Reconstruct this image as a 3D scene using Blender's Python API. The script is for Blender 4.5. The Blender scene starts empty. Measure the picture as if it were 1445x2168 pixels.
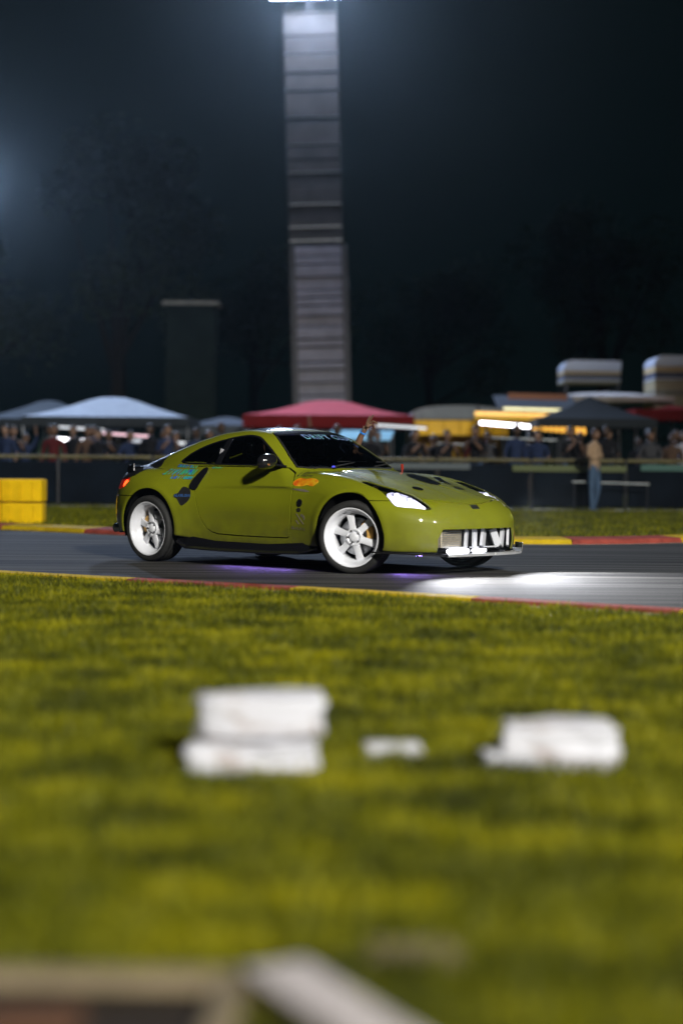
import bpy, bmesh, math, random
import numpy as np
from mathutils import Vector, Matrix, Euler

random.seed(7); np.random.seed(7)
R = math.radians
scene = bpy.context.scene
COL = scene.collection

# ------------------------------------------------------------------ camera
CAM_H = .95
cam = bpy.data.cameras.new('camera'); camo = bpy.data.objects.new('camera', cam); COL.objects.link(camo)
cam.sensor_fit = 'VERTICAL'; cam.sensor_height = 36; cam.sensor_width = 24
cam.lens = 3800 / 2168 * 36
camo.matrix_world = Matrix.Translation((0, 0, CAM_H)) @ Matrix.Rotation(R(90) - .0257, 4, 'X') @ Matrix.Rotation(.008, 4, 'Z')
cam.clip_end = 400; cam.clip_start = .05
cam.dof.use_dof = True; cam.dof.focus_distance = 16.6; cam.dof.aperture_fstop = .75
scene.camera = camo

# ------------------------------------------------------------------ night sky
w = bpy.data.worlds.new('World'); scene.world = w; w.use_nodes = True
nt = w.node_tree; nt.nodes.clear()
wo = nt.nodes.new('ShaderNodeOutputWorld'); bg = nt.nodes.new('ShaderNodeBackground')
sky = nt.nodes.new('ShaderNodeTexSky'); sky.sky_type = 'NISHITA'; sky.sun_disc = False
sky.sun_elevation = R(-4); sky.sun_rotation = R(200)
hs = nt.nodes.new('ShaderNodeMixRGB'); hs.blend_type = 'MIX'; hs.inputs[0].default_value = .8
hs.inputs[2].default_value = (.008, .026, .026, 1)
nt.links.new(sky.outputs[0], hs.inputs[1]); nt.links.new(hs.outputs[0], bg.inputs[0])
bg.inputs[1].default_value = .12
nt.links.new(bg.outputs[0], wo.inputs[0])

scene.view_settings.view_transform = 'Standard'; scene.view_settings.look = 'None'
scene.view_settings.gamma = 1; scene.view_settings.use_curve_mapping = False
scene.view_settings.exposure = 0
scene.render.engine = 'CYCLES'
cy = scene.cycles
cy.use_denoising = True
cy.max_bounces = 6; cy.diffuse_bounces = 2; cy.glossy_bounces = 3; cy.transmission_bounces = 4
cy.volume_bounces = 0; cy.transparent_max_bounces = 12
cy.caustics_reflective = False; cy.caustics_refractive = False
cy.sample_clamp_indirect = 4

def spot(name, loc, target, watts, color, size, blend=.3, radius=.25, parent=None):
    l = bpy.data.lights.new(name, 'SPOT'); l.energy = watts; l.color = color
    l.spot_size = R(size); l.spot_blend = blend; l.shadow_soft_size = radius
    o = bpy.data.objects.new(name, l); COL.objects.link(o)
    d = Vector(target) - Vector(loc)
    o.location = loc; o.rotation_euler = d.to_track_quat('-Z', 'Y').to_euler()
    if parent: o.parent = parent
    return o
KEY_POS = (13.5, -22.0, 17.0); TOWER_LAMP = (-1.2, 58.3, 16.75); SIDE_LAMP = (-11.15, 54.6, 9.5)
def point(name, loc, watts, color, radius):
    l = bpy.data.lights.new(name, 'POINT'); l.energy = watts; l.color = color; l.shadow_soft_size = radius
    o = bpy.data.objects.new(name, l); COL.objects.link(o); o.location = loc; return o
spot('flood_light', KEY_POS, (0, 11.5, 0), 104000, (1.0, .97, .88), 49, .6, 1.2)
spot('flood_light', TOWER_LAMP, (1, 20, 2), 11000, (.50, .66, 1.0), 160, .4, .30)
spot('flood_light', (26.0, -9.0, 15.0), (0, 16, 0), 14000, (1.0, .96, .9), 40, .5, 1.0)
point('flood_light', TOWER_LAMP, 2000, (.55, .68, 1.0), .30)
spot('flood_light', SIDE_LAMP, (2, 12, 0), 6500, (.50, .66, 1.0), 150, .4, .30)
# ------------------------------------------------------------------ helpers
def tag(o, label=None, cat=None, group=None, kind=None):
    if label: o['label'] = label
    if cat: o['category'] = cat
    if group: o['group'] = group
    if kind: o['kind'] = kind
    return o
def empty(name, loc=(0, 0, 0), rz=0, parent=None):
    o = bpy.data.objects.new(name, None); COL.objects.link(o); o.location = loc; o.rotation_euler = (0, 0, rz)
    o.empty_display_size = .2
    if parent: o.parent = parent
    return o
def mesh_obj(name, V, F, mat, parent=None, smooth=True, loc=None, rot=None):
    me = bpy.data.meshes.new(name)
    V = np.asarray(V, float); 
    me.from_pydata(V.tolist(), [], [tuple(int(i) for i in f) for f in F]); me.update()
    if smooth: me.polygons.foreach_set('use_smooth', [True] * len(me.polygons))
    if mat: me.materials.append(mat)
    o = bpy.data.objects.new(name, me); COL.objects.link(o)
    if parent: o.parent = parent
    if loc is not None: o.location = loc
    if rot is not None: o.rotation_euler = rot
    return o
def bm_obj(name, bm, mat, parent=None, smooth=False, loc=None, rot=None):
    me = bpy.data.meshes.new(name); bm.normal_update(); bm.to_mesh(me); bm.free()
    if smooth:
        me.polygons.foreach_set('use_smooth', [True] * len(me.polygons))
        me.set_sharp_from_angle(angle=R(40))
    for m in (mat if isinstance(mat, (list, tuple)) else [mat]): me.materials.append(m)
    o = bpy.data.objects.new(name, me); COL.objects.link(o)
    if parent: o.parent = parent
    if loc is not None: o.location = loc
    if rot is not None: o.rotation_euler = rot
    return o
def box(bm, c, s, rz=0, rx=0, ry=0, bev=0):
    r = bmesh.ops.create_cube(bm, size=1)
    M = Matrix.Translation(c) @ Euler((rx, ry, rz)).to_matrix().to_4x4() @ Matrix.Diagonal((*s, 1))
    bmesh.ops.transform(bm, matrix=M, verts=r['verts'])
    if bev:
        es = list({e for v in r['verts'] for e in v.link_edges})
        bmesh.ops.bevel(bm, geom=es, offset=bev, segments=2, affect='EDGES', profile=.6)
    return bm
def tube(bm, a, b, r1, r2=None, n=10, caps=True):
    a = Vector(a); b = Vector(b); d = b - a
    if r2 is None: r2 = r1
    res = bmesh.ops.create_cone(bm, cap_ends=caps, segments=n, radius1=r1, radius2=r2, depth=d.length)
    M = Matrix.Translation((a + b) / 2) @ d.to_track_quat('Z', 'Y').to_matrix().to_4x4()
    bmesh.ops.transform(bm, matrix=M, verts=res['verts'])
    return bm
def lathe(prof, n=64, axis='Y'):
    """prof: (radius, offset along the axis)"""
    V = []; F = []; m = len(prof)
    for i in range(n):
        t = 2 * math.pi * i / n
        for r, o in prof: V.append((r * math.cos(t), o, r * math.sin(t)))
    for i in range(n):
        j = (i + 1) % n
        for k in range(m - 1): F.append((i*m+k, i*m+k+1, j*m+k+1, j*m+k))
    return V, F
def node_mat(name):
    m = bpy.data.materials.new(name); m.use_nodes = True
    nt = m.node_tree; b = nt.nodes['Principled BSDF']
    return m, nt, b
def mat(name, col, rough=.6, metal=0, var=.0, vscale=6, bump=0, bscale=40, emit=None, estr=0, coat=0, spec=.5):
    m, nt, b = node_mat(name)
    if rough >= .75 and spec == .5: spec = .06
    b.inputs['Roughness'].default_value = rough; b.inputs['Metallic'].default_value = metal
    b.inputs['Base Color'].default_value = (*col, 1); b.inputs['Specular IOR Level'].default_value = spec
    if coat: b.inputs['Coat Weight'].default_value = coat; b.inputs['Coat Roughness'].default_value = .012
    if var or bump:
        tc = nt.nodes.new('ShaderNodeTexCoord')
    if var:
        n = nt.nodes.new('ShaderNodeTexNoise'); n.inputs['Scale'].default_value = vscale; n.inputs['Detail'].default_value = 6
        nt.links.new(tc.outputs['Object'], n.inputs['Vector'])
        mr = nt.nodes.new('ShaderNodeMapRange'); mr.inputs['From Min'].default_value = .3; mr.inputs['From Max'].default_value = .7
        mr.inputs['To Min'].default_value = 1 - var; mr.inputs['To Max'].default_value = 1 + var
        nt.links.new(n.outputs['Fac'], mr.inputs['Value'])
        mx = nt.nodes.new('ShaderNodeVectorMath'); mx.operation = 'SCALE'; mx.inputs[0].default_value = col
        nt.links.new(mr.outputs[0], mx.inputs['Scale']); nt.links.new(mx.outputs[0], b.inputs['Base Color'])
        mr2 = nt.nodes.new('ShaderNodeMapRange'); mr2.inputs['To Min'].default_value = max(rough - .12, .02); mr2.inputs['To Max'].default_value = min(rough + .12, 1)
        nt.links.new(n.outputs['Fac'], mr2.inputs['Value']); nt.links.new(mr2.outputs[0], b.inputs['Roughness'])
    if bump:
        n2 = nt.nodes.new('ShaderNodeTexNoise'); n2.inputs['Scale'].default_value = bscale; n2.inputs['Detail'].default_value = 5
        nt.links.new(tc.outputs['Object'], n2.inputs['Vector'])
        bp = nt.nodes.new('ShaderNodeBump'); bp.inputs['Strength'].default_value = bump; bp.inputs['Distance'].default_value = .02
        nt.links.new(n2.outputs['Fac'], bp.inputs['Height']); nt.links.new(bp.outputs[0], b.inputs['Normal'])
    if emit:
        b.inputs['Emission Color'].default_value = (*emit, 1); b.inputs['Emission Strength'].default_value = estr
    return m
def glass_mat(name, tint, refl=1.0):
    m = bpy.data.materials.new(name); m.use_nodes = True; nt = m.node_tree; nt.nodes.clear()
    o = nt.nodes.new('ShaderNodeOutputMaterial'); t = nt.nodes.new('ShaderNodeBsdfTransparent'); t.inputs[0].default_value = (*tint, 1)
    g = nt.nodes.new('ShaderNodeBsdfGlossy'); g.inputs['Roughness'].default_value = .02; g.inputs[0].default_value = (refl, refl, refl, 1)
    f = nt.nodes.new('ShaderNodeFresnel'); f.inputs[0].default_value = 1.5
    x = nt.nodes.new('ShaderNodeMixShader'); nt.links.new(f.outputs[0], x.inputs[0]); nt.links.new(t.outputs[0], x.inputs[1]); nt.links.new(g.outputs[0], x.inputs[2])
    nt.links.new(x.outputs[0], o.inputs[0])
    return m

paint = mat('olive_paint', (.180, .196, .006), .50, 0, .03, 2.0, coat=1.0, spec=.16)
black_gloss = mat('black_gloss', (.008, .008, .010), .15, 0, coat=.6)
black_matt = mat('black_plastic', (.012, .012, .013), .6, 0, .2, 8)
dark_void = mat('black_lining', (.004, .004, .004), .9)
rubber = mat('rubber', (.012, .012, .012), .72, 0, .25, 14, .25, 60)
white_metal = mat('white_wheel_paint', (.70, .71, .76), .30, 0, .06, 5, coat=.5)
steel = mat('brushed_steel', (.45, .46, .48), .32, 1, .15, 20)
gold = mat('gold_caliper', (.72, .42, .12), .35, .3, .1, 8)
chrome = mat('chrome', (.85, .86, .88), .12, 1)
glass_dark = glass_mat('tinted_glass', (.62, .64, .66), .55)
lens_glass = glass_mat('clear_lens', (.92, .93, .95))

# road dust low on the panels
_nt = paint.node_tree; _b = _nt.nodes['Principled BSDF']; _src = _b.inputs['Base Color'].links[0].from_socket
_tc = _nt.nodes.new('ShaderNodeTexCoord'); _sp = _nt.nodes.new('ShaderNodeSeparateXYZ'); _nt.links.new(_tc.outputs['Object'], _sp.inputs[0])
_n = _nt.nodes.new('ShaderNodeTexNoise'); _n.inputs['Scale'].default_value = 7; _n.inputs['Detail'].default_value = 7; _nt.links.new(_tc.outputs['Object'], _n.inputs['Vector'])
_m1 = _nt.nodes.new('ShaderNodeMapRange'); _m1.inputs['From Min'].default_value = .62; _m1.inputs['From Max'].default_value = .20; _nt.links.new(_sp.outputs['Z'], _m1.inputs['Value'])
_m2 = _nt.nodes.new('ShaderNodeMath'); _m2.operation = 'MULTIPLY'; _nt.links.new(_m1.outputs[0], _m2.inputs[0]); _nt.links.new(_n.outputs['Fac'], _m2.inputs[1])
_mx = _nt.nodes.new('ShaderNodeMixRGB'); _mx.inputs[2].default_value = (.045, .038, .018, 1); _nt.links.new(_m2.outputs[0], _mx.inputs[0]); _nt.links.new(_src, _mx.inputs[1]); _nt.links.new(_mx.outputs[0], _b.inputs['Base Color'])
# ------------------------------------------------------------------ car surface
def curve1(pts):
    xs = np.array([p[0] for p in pts], float); ys = np.array([p[1] for p in pts], float)
    d = np.diff(ys) / np.diff(xs)
    m = np.zeros(len(xs)); m[0] = d[0]; m[-1] = d[-1]
    for i in range(1, len(xs) - 1):
        if d[i-1] * d[i] > 0:
            w1 = 2 * (xs[i+1] - xs[i]) + (xs[i] - xs[i-1]); w2 = (xs[i+1] - xs[i]) + 2 * (xs[i] - xs[i-1])
            m[i] = (w1 + w2) / (w1 / d[i-1] + w2 / d[i])
    def f(x):
        x = np.asarray(x, float)
        i = np.clip(np.searchsorted(xs, x) - 1, 0, len(xs) - 2)
        h = xs[i+1] - xs[i]; t = (x - xs[i]) / h
        lo = t < 0; hi = t > 1; tc = np.clip(t, 0, 1)
        v = ((1 + 2*tc) * (1-tc)**2 * ys[i] + tc * (1-tc)**2 * h * m[i] + tc*tc * (3 - 2*tc) * ys[i+1] + tc*tc * (tc-1) * h * m[i+1])
        return np.where(lo, ys[0] + (x - xs[0]) * m[0], np.where(hi, ys[-1] + (x - xs[-1]) * m[-1], v))
    return f

def smax(a, b, k):
    h = np.maximum(k - np.abs(a - b), 0) / k
    return np.maximum(a, b) + h * h * k * 0.25
def smin(a, b, k):
    return -smax(-a, -b, k)
def gauss(x, c, w):
    return np.exp(-((x - c) / w) ** 2)

HOOD = curve1([(-2.3, .88), (-2.17, .915), (-2.0, .945), (-1.6, .935), (-1.0, .915), (-.3, .92), (.35, .925), (.7, .91), (1.0, .875), (1.3, .822), (1.6, .755), (1.8, .70), (1.95, .65), (2.07, .59), (2.14, .53), (2.3, .3)])
WIDTH = curve1([(-2.2, .88), (-1.9, .895), (-1.6, .905), (-1.325, .908), (-1.0, .885), (-.7, .862), (-.2, .852), (.4, .852), (.75, .868), (1.1, .892), (1.325, .896), (1.6, .89), (1.9, .88), (2.2, .87)])
NOSE = curve1([(.0, 2.06), (.15, 2.11), (.3, 2.145), (.45, 2.14), (.55, 2.11), (.65, 2.05), (.8, 1.95), (1.0, 1.8)])
TAIL = curve1([(.0, -2.02), (.2, -2.08), (.35, -2.15), (.5, -2.18), (.65, -2.17), (.8, -2.13), (.95, -2.10), (1.1, -2.08)])
SILL = curve1([(-2.2, .30), (-1.8, .27), (-1.2, .27), (-.8, .245), (-.5, .20), (.4, .195), (.8, .215), (1.3, .22), (1.8, .20), (2.15, .19)])
ROOF = curve1([(-2.35, .70), (-2.15, .86), (-2.0, .925), (-1.8, .985), (-1.5, 1.075), (-1.2, 1.165), (-.9, 1.245), (-.6, 1.30), (-.3, 1.32), (-.1, 1.305), (.05, 1.268), (.2, 1.205), (.45, 1.08), (.70, .935), (.92, .79), (1.2, .55)])
CABW = curve1([(-2.4, .30), (-2.1, .44), (-1.8, .55), (-1.5, .63), (-1.1, .70), (-.7, .735), (-.2, .755), (.3, .775), (.6, .775), (.9, .75)])

def car_field(x, y, z):
    a = np.abs(y)
    zz = np.clip(z, 0, 1.1)
    lowt = np.maximum(.50 - zz, 0) / .33
    upt = np.maximum(zz - .50, 0)
    W = WIDTH(x) - .032 * lowt ** 2 - .10 * (upt / .42) ** 2 - .16 * np.maximum(zz - .70, 0) ** 1.3
    # wheel arch lips and a shallow scallop along the lower door
    for cx in (1.325, -1.325):
        r = np.sqrt((x - cx) ** 2 + (z - .335) ** 2)
        W = W + .014 * gauss(r, .40, .05) + .012 * gauss(r, .47, .12) * (z > .1)
    W = W - .016 * gauss(z, .42, .10) * gauss(x, -.1, .55)
    W = W + .010 * gauss(z, .24, .05) * gauss(x, -.1, .9)
    sf = np.maximum(x - 1.20, 0) / (NOSE(zz) - 1.20)
    sr = np.maximum(-1.30 - x, 0) / (-1.30 - TAIL(zz))
    t = a / W
    rho = np.where(x > 0, (sf ** 3 + t ** 3) ** (1 / 3), (sr ** 3.2 + t ** 3.2) ** (1 / 3.2))
    plan = (rho - 1) * .9
    H = HOOD(x) - .05 * (a / .8) ** 2.5
    H = H + .034 * gauss(a, .70, .13) * gauss(x, 1.15, .42) + .020 * gauss(a, .73, .14) * gauss(x, -1.3, .45)
    H = H + .014 * (1 / (1 + np.exp((a - .34) / .02))) * gauss(x, 1.1, .6)
    H = H + .045 * np.exp(-np.maximum(-(x + 2.02), 0) / .1) * 0
    body = smax(plan, (z - H) * .97, .13)
    body = smax(body, SILL(x) - z, .03)
    # cabin
    xs = x + .20 * a * a * (1 / (1 + np.exp(-(x - .1) / .12)))
    R = ROOF(xs) - .055 * (a / .58) ** 2.4
    slope = 1 / np.sqrt(1 + ((ROOF(xs + .01) - ROOF(xs - .01)) / .02) ** 2)
    Wg = CABW(x) - .44 * (z - .9) - .12 * np.maximum(z - .9, 0) ** 2
    cab = smax((a - Wg) * .91, (z - R) * slope, .08)
    cab = smax(cab, .75 - z, .02)
    return smin(body, cab, .035)

def field_grad(P, e=.002):
    x, y, z = P.T
    return np.stack([(car_field(x + e, y, z) - car_field(x - e, y, z)), (car_field(x, y + e, z) - car_field(x, y - e, z)), (car_field(x, y, z + e) - car_field(x, y, z - e))], 1) / (2 * e)
def surface_nets(f, lo, hi, h):
    n = [int(math.ceil((hi[i] - lo[i]) / h)) + 1 for i in range(3)]
    gx = lo[0] + h * np.arange(n[0]); gy = lo[1] + h * np.arange(n[1]); gz = lo[2] + h * np.arange(n[2])
    V = np.empty(n, np.float32)
    B = 24
    Y, Z = np.meshgrid(gy, gz, indexing='ij')
    for i in range(0, n[0], B):
        xs = gx[i:i+B]
        V[i:i+B] = f(xs[:, None, None] + 0 * Y[None], Y[None] + 0 * xs[:, None, None], Z[None] + 0 * xs[:, None, None])
    s = V < 0
    acc = np.zeros([k - 1 for k in n] + [3], np.float32); cnt = np.zeros([k - 1 for k in n], np.float32)
    for ax in range(3):
        for o1 in (0, 1):
            for o2 in (0, 1):
                sl0 = [None] * 3; sl1 = [None] * 3; oth = [k for k in range(3) if k != ax]
                sl0[ax] = slice(0, n[ax] - 1); sl1[ax] = slice(1, n[ax])
                for k, o in zip(oth, (o1, o2)):
                    sl0[k] = sl1[k] = slice(o, n[k] - 1 + o)
                a = V[tuple(sl0)]; b = V[tuple(sl1)]
                m = (a < 0) != (b < 0)
                t = np.where(m, a / np.where(m, a - b, 1), 0)
                acc[..., ax] += t
                for k, o in zip(oth, (o1, o2)):
                    acc[..., k] += m * o
                cnt += m
    act = cnt > 0
    idx = -np.ones(act.shape, np.int64); idx[act] = np.arange(act.sum())
    ijk = np.argwhere(act)
    P = (ijk + acc[act] / cnt[act][:, None]) * h + np.array(lo)
    quads = []
    for ax in range(3):
        u, v = [(1, 2), (2, 0), (0, 1)][ax]
        sl0 = [slice(1, n[k] - 1) for k in range(3)]; sl0[ax] = slice(0, n[ax] - 1)
        sl1 = list(sl0); sl1[ax] = slice(1, n[ax])
        a = s[tuple(sl0)]; b = s[tuple(sl1)]
        m = np.argwhere(a != b)
        if not len(m): continue
        ins = a[tuple(m.T)]
        base = m.copy()
        for k in range(3):
            if k != ax: base[:, k] += 1
        def at(du, dv):
            q = base.copy(); q[:, u] += du; q[:, v] += dv
            return idx[tuple(q.T)]
        q = np.stack([at(-1, -1), at(0, -1), at(0, 0), at(-1, 0)], 1)
        q[~ins] = q[~ins][:, ::-1]
        quads.append(q)
    Q = np.concatenate(quads)
    for it in range(4):
        g = field_grad(P); v = f(*P.T)
        P = P - np.clip(v / np.maximum((g ** 2).sum(1), .05), -h, h)[:, None] * g
    T = np.concatenate([Q[:, [0, 1, 2]], Q[:, [0, 2, 3]]])
    return P, T

def clip(P, T, s):
    """keep the part of the triangle mesh where s < 0"""
    ins = s < 0
    k = ins[T].sum(1)
    keep = [T[k == 3]]
    newP = [P]; base = len(P)
    for kk in (1, 2):
        t = T[k == kk]
        if not len(t): continue
        m = ins[t] if kk == 1 else ~ins[t]
        r = m.argmax(1)
        ar = np.arange(len(t))
        A, Bv, C = t[ar, r], t[ar, (r + 1) % 3], t[ar, (r + 2) % 3]
        def cut(i, j):
            i2, j2 = np.minimum(i, j), np.maximum(i, j)
            w = (s[i2] / (s[i2] - s[j2]))[:, None]
            return P[i2] * (1 - w) + P[j2] * w
        ab = cut(A, Bv); ac = cut(A, C)
        ia = base + np.arange(len(t)); ic = ia + len(t); base += 2 * len(t)
        newP += [ab, ac]
        if kk == 1: keep.append(np.stack([A, ia, ic], 1))
        else: keep += [np.stack([ia, Bv, C], 1), np.stack([ia, C, ic], 1)]
    P2 = np.concatenate(newP); T2 = np.concatenate(keep)
    # weld and compact
    key = np.round(P2 * 20000).astype(np.int64)
    used = np.unique(T2)
    _, first, inv = np.unique(key[used], axis=0, return_index=True, return_inverse=True)
    inv = inv.ravel()
    mp = np.zeros(len(P2), np.int64); mp[used] = inv
    P3 = P2[used][first]; T3 = mp[T2]
    ok = (T3[:, 0] != T3[:, 1]) & (T3[:, 1] != T3[:, 2]) & (T3[:, 0] != T3[:, 2])
    return P3, T3[ok]

def poly_sdf(p, poly):
    """signed distance to a closed 2D polygon, negative inside"""
    poly = np.asarray(poly, float)
    d = np.full(len(p), 1e9); inside = np.zeros(len(p), bool)
    for i in range(len(poly)):
        a = poly[i]; b = poly[(i + 1) % len(poly)]
        e = b - a; w = p - a
        t = np.clip((w @ e) / max(e @ e, 1e-12), 0, 1)
        q = w - t[:, None] * e
        d = np.minimum(d, np.sqrt((q ** 2).sum(1)))
        c = ((a[1] > p[:, 1]) != (b[1] > p[:, 1]))
        with np.errstate(divide='ignore', invalid='ignore'):
            xx = (b[0] - a[0]) * (p[:, 1] - a[1]) / (b[1] - a[1] if b[1] != a[1] else 1e-12) + a[0]
        inside ^= c & (p[:, 0] < xx)
    return np.where(inside, -d, d)

def smooth_poly(pts, n=6, closed=True):
    pts = np.asarray(pts, float); N = len(pts); out = []
    for i in range(N if closed else N - 1):
        p0, p1, p2, p3 = (pts[(i + k) % N] if closed else pts[min(max(i + k, 0), N - 1)] for k in (-1, 0, 1, 2))
        for j in range(n):
            t = j / n
            out.append(.5 * ((2*p1) + (-p0 + p2) * t + (2*p0 - 5*p1 + 4*p2 - p3) * t*t + (-p0 + 3*p1 - 3*p2 + p3) * t**3))
    if not closed: out.append(pts[-1])
    return np.array(out)
# ------------------------------------------------------------------ the drift car
CAR_X, CAR_Y, YAW = -.316, 17.336, R(42.72)
car = empty('coupe_car', (CAR_X, CAR_Y, 0), -YAW)
tag(car, 'olive green two door coupe with black roof and white wheels sliding along the track', 'car')

import time as _t; _t0 = _t.time()
P0, T0 = surface_nets(car_field, (-2.24, -.98, .12), (2.20, .98, 1.38), .0145)
print('NETS', _t.time() - _t0, len(T0))
M = [P0, T0]
def A(P): return np.abs(P[:, 1])
def nrm_at(P):
    g = field_grad(P); return g / np.maximum(np.linalg.norm(g, axis=1), 1e-6)[:, None]
def finish(name, P, T, m, parent=car, flange=.014, offset=0.0):
    """one panel as a mesh with its edges turned inward"""
    if not len(T): return None
    n = nrm_at(P)
    if offset: P = P + n * offset
    e = np.concatenate([T[:, [0, 1]], T[:, [1, 2]], T[:, [2, 0]]])
    key = np.sort(e, 1); u, inv, c = np.unique(key, axis=0, return_inverse=True, return_counts=True)
    be = e[c[inv.ravel()] == 1]
    V = P; F = T; nv = n
    if flange and len(be):
        vs = np.unique(be); mp = {int(v): i for i, v in enumerate(vs)}
        top = P[vs]; bot = P[vs] - n[vs] * flange
        base = len(P); k = len(vs)
        V = np.concatenate([P, top, bot])
        fa = np.array([[base + mp[int(b)], base + mp[int(a)], base + k + mp[int(a)], base + k + mp[int(b)]] for a, b in be])
        faces = T.tolist() + fa.tolist()
    else: faces = T.tolist()
    me = bpy.data.meshes.new(name); me.from_pydata(V.tolist(), [], faces); me.update()
    me.polygons.foreach_set('use_smooth', [True] * len(me.polygons))
    if flange and len(be):
        nn = np.concatenate([n, n[vs], n[vs]])
        N = np.zeros((len(V), 3)); N[:len(P)] = n
        side = np.zeros((2 * k, 3))
        # flange normals left to the mesh itself: (0,0,0) keeps the automatic normal
        N[len(P):] = 0
        me.normals_split_custom_set_from_vertices(N.tolist())
    else: me.normals_split_custom_set_from_vertices(n.tolist())
    me.materials.append(m)
    o = bpy.data.objects.new(name, me); COL.objects.link(o); o.parent = parent
    return o
def cut(field, gap=.004):
    """take the region field<0 out of the shell"""
    s = field(M[0])
    a = clip(M[0], M[1], s + gap); b = clip(M[0], M[1], gap - s)
    M[0], M[1] = b
    return a
def poly_xy(poly, zmin):
    return lambda P: np.maximum(poly_sdf(P[:, [0, 1]], poly), zmin - P[:, 2])
def sym(poly): return list(poly) + [(x, -y) for x, y in reversed(poly)]
def arches(P, r=.385):
    d = np.full(len(P), 1e9)
    for cx in (1.325, -1.325):
        d = np.minimum(d, np.sqrt((P[:, 0] - cx) ** 2 + (P[:, 2] - .335) ** 2) - r)
    return np.maximum(d, .52 - A(P))
GR = [(-.49, .405), (.49, .405), (.535, .32), (.52, .10), (-.52, .10), (-.535, .32)]
def grille_f(P): return np.maximum(poly_sdf(P[:, [1, 2]], GR), 1.9 - P[:, 0])
DLO = smooth_poly([(-1.055, .962), (-1.035, 1.03), (-.873, 1.108), (-.689, 1.165), (-.46, 1.212), (-.252, 1.238), (-.105, 1.226), (-.002, 1.190), (.176, 1.088), (.385, .945), (.36, .938), (.027, .943), (-.5, .950)], 3)
WS = sym([(.728, 0), (.708, .20), (.66, .38), (.57, .57), (.485, .672), (.349, .628), (.197, .565), (.054, .506), (-.045, .462), (-.02, .30), (.01, .0)])
RG = sym([(-1.02, 0), (-1.00, .25), (-.98, .43), (-1.2, .475), (-1.5, .45), (-1.78, .40), (-1.83, .0)])
ROOFP = sym([(-.075, 0), (-.10, .30), (-.13, .455), (-.5, .475), (-.94, .45), (-.97, .25), (-.98, 0)])
TG = sym([(-1.86, 0), (-1.80, .43), (-1.50, .49), (-1.36, .52), (-1.40, .60), (-1.52, .73), (-1.62, .80), (-1.74, .80), (-1.9, .74), (-2.3, .60), (-2.3, .0)])
HD = sym([(2.004, 0), (1.995, .14), (1.95, .34), (1.88, .49), (1.83, .502), (1.70, .508), (1.55, .535), (1.42, .575), (1.25, .625), (.90, .655), (.62, .67), (.60, .62), (.68, .44), (.735, .2), (.75, 0)])
HL = smooth_poly([(1.33, -.10), (1.31, -.18), (1.41, -.235), (1.56, -.222), (1.714, -.200), (1.849, -.135), (1.985, -.046), (1.913, .062), (1.80, .158), (1.742, .142), (1.66, .063), (1.533, -.024), (1.42, -.06)], 3)
DOOR = [(-.815, .936), (-.80, .90), (-.76, .80), (-.712, .709), (-.68, .62), (-.655, .539), (-.625, .46), (-.585, .40), (-.53, .345), (-.465, .315), (-.38, .298), (-.131, .290), (.245, .288), (.545, .290), (.565, .31), (.587, .458), (.592, .63), (.575, .80), (.53, .88), (.44, .928), (.0, .934), (-.5, .940)]
TLP = smooth_poly([(-1.675, .800), (-1.72, .745), (-1.80, .71), (-2.02, .70), (-2.12, .73), (-2.05, .79), (-1.85, .825), (-1.74, .83)], 3)

inner_src = clip(M[0], M[1], M[0][:, 2] * 0 - 1)
dead = cut(arches, 0); dead = cut(grille_f, 0)
ws = cut(poly_xy(WS, .90), .005)
rg = cut(poly_xy(RG, .9), .004)
roofp = cut(poly_xy(ROOFP, 1.1), .003)
tailg = cut(lambda P: np.maximum(poly_sdf(P[:, [0, 1]], TG), np.maximum(.80 - P[:, 2], P[:, 0] + 1.3)), .004)
hood = cut(poly_xy(HD, .55), .006)
heads = {}; tails = {}; doors = {}; dglass = {}; qglass = {}; dlo = {}
for s in (-1, 1):
    side = lambda P, s=s: -s * P[:, 1] + .05
    heads[s] = cut(lambda P: np.maximum(poly_sdf(np.stack([P[:, 0], A(P) - P[:, 2]], 1), HL), np.maximum(side(P), .45 - P[:, 2])), .004)
    tails[s] = cut(lambda P: np.maximum(poly_sdf(P[:, [0, 2]], TLP), np.maximum(side(P), .45 - A(P))), .003)
    dlo[s] = cut(lambda P: np.maximum(poly_sdf(P[:, [0, 2]], DLO), np.maximum(side(P), .45 - A(P))), .001)
    doors[s] = cut(lambda P: np.maximum(poly_sdf(P[:, [0, 2]], DOOR), np.maximum(side(P), .5 - A(P))), .005)
under = cut(lambda P: P[:, 2] - SILL(P[:, 0]) - .012, 0)
fend = {}; rear_bumper = cut(lambda P: np.maximum(P[:, 0] + 1.36, P[:, 2] - .64), .004)
front_bumper = cut(lambda P: -np.maximum(np.maximum(-(P[:, 0] - .5), 0) * 9, -np.maximum(1.36 - P[:, 0], np.maximum(P[:, 2] - .650, -(P[:, 0] - 1.3)))) if False else np.minimum(np.maximum(1.36 - P[:, 0], P[:, 2] - .650), 1.895 - P[:, 0]), .004)
for s in (-1, 1):
    fend[s] = cut(lambda P: np.maximum(.592 - P[:, 0], np.maximum(-s * P[:, 1], -(P[:, 2] * 0 + 1) )), .004)
frame = (M[0], M[1])

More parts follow.
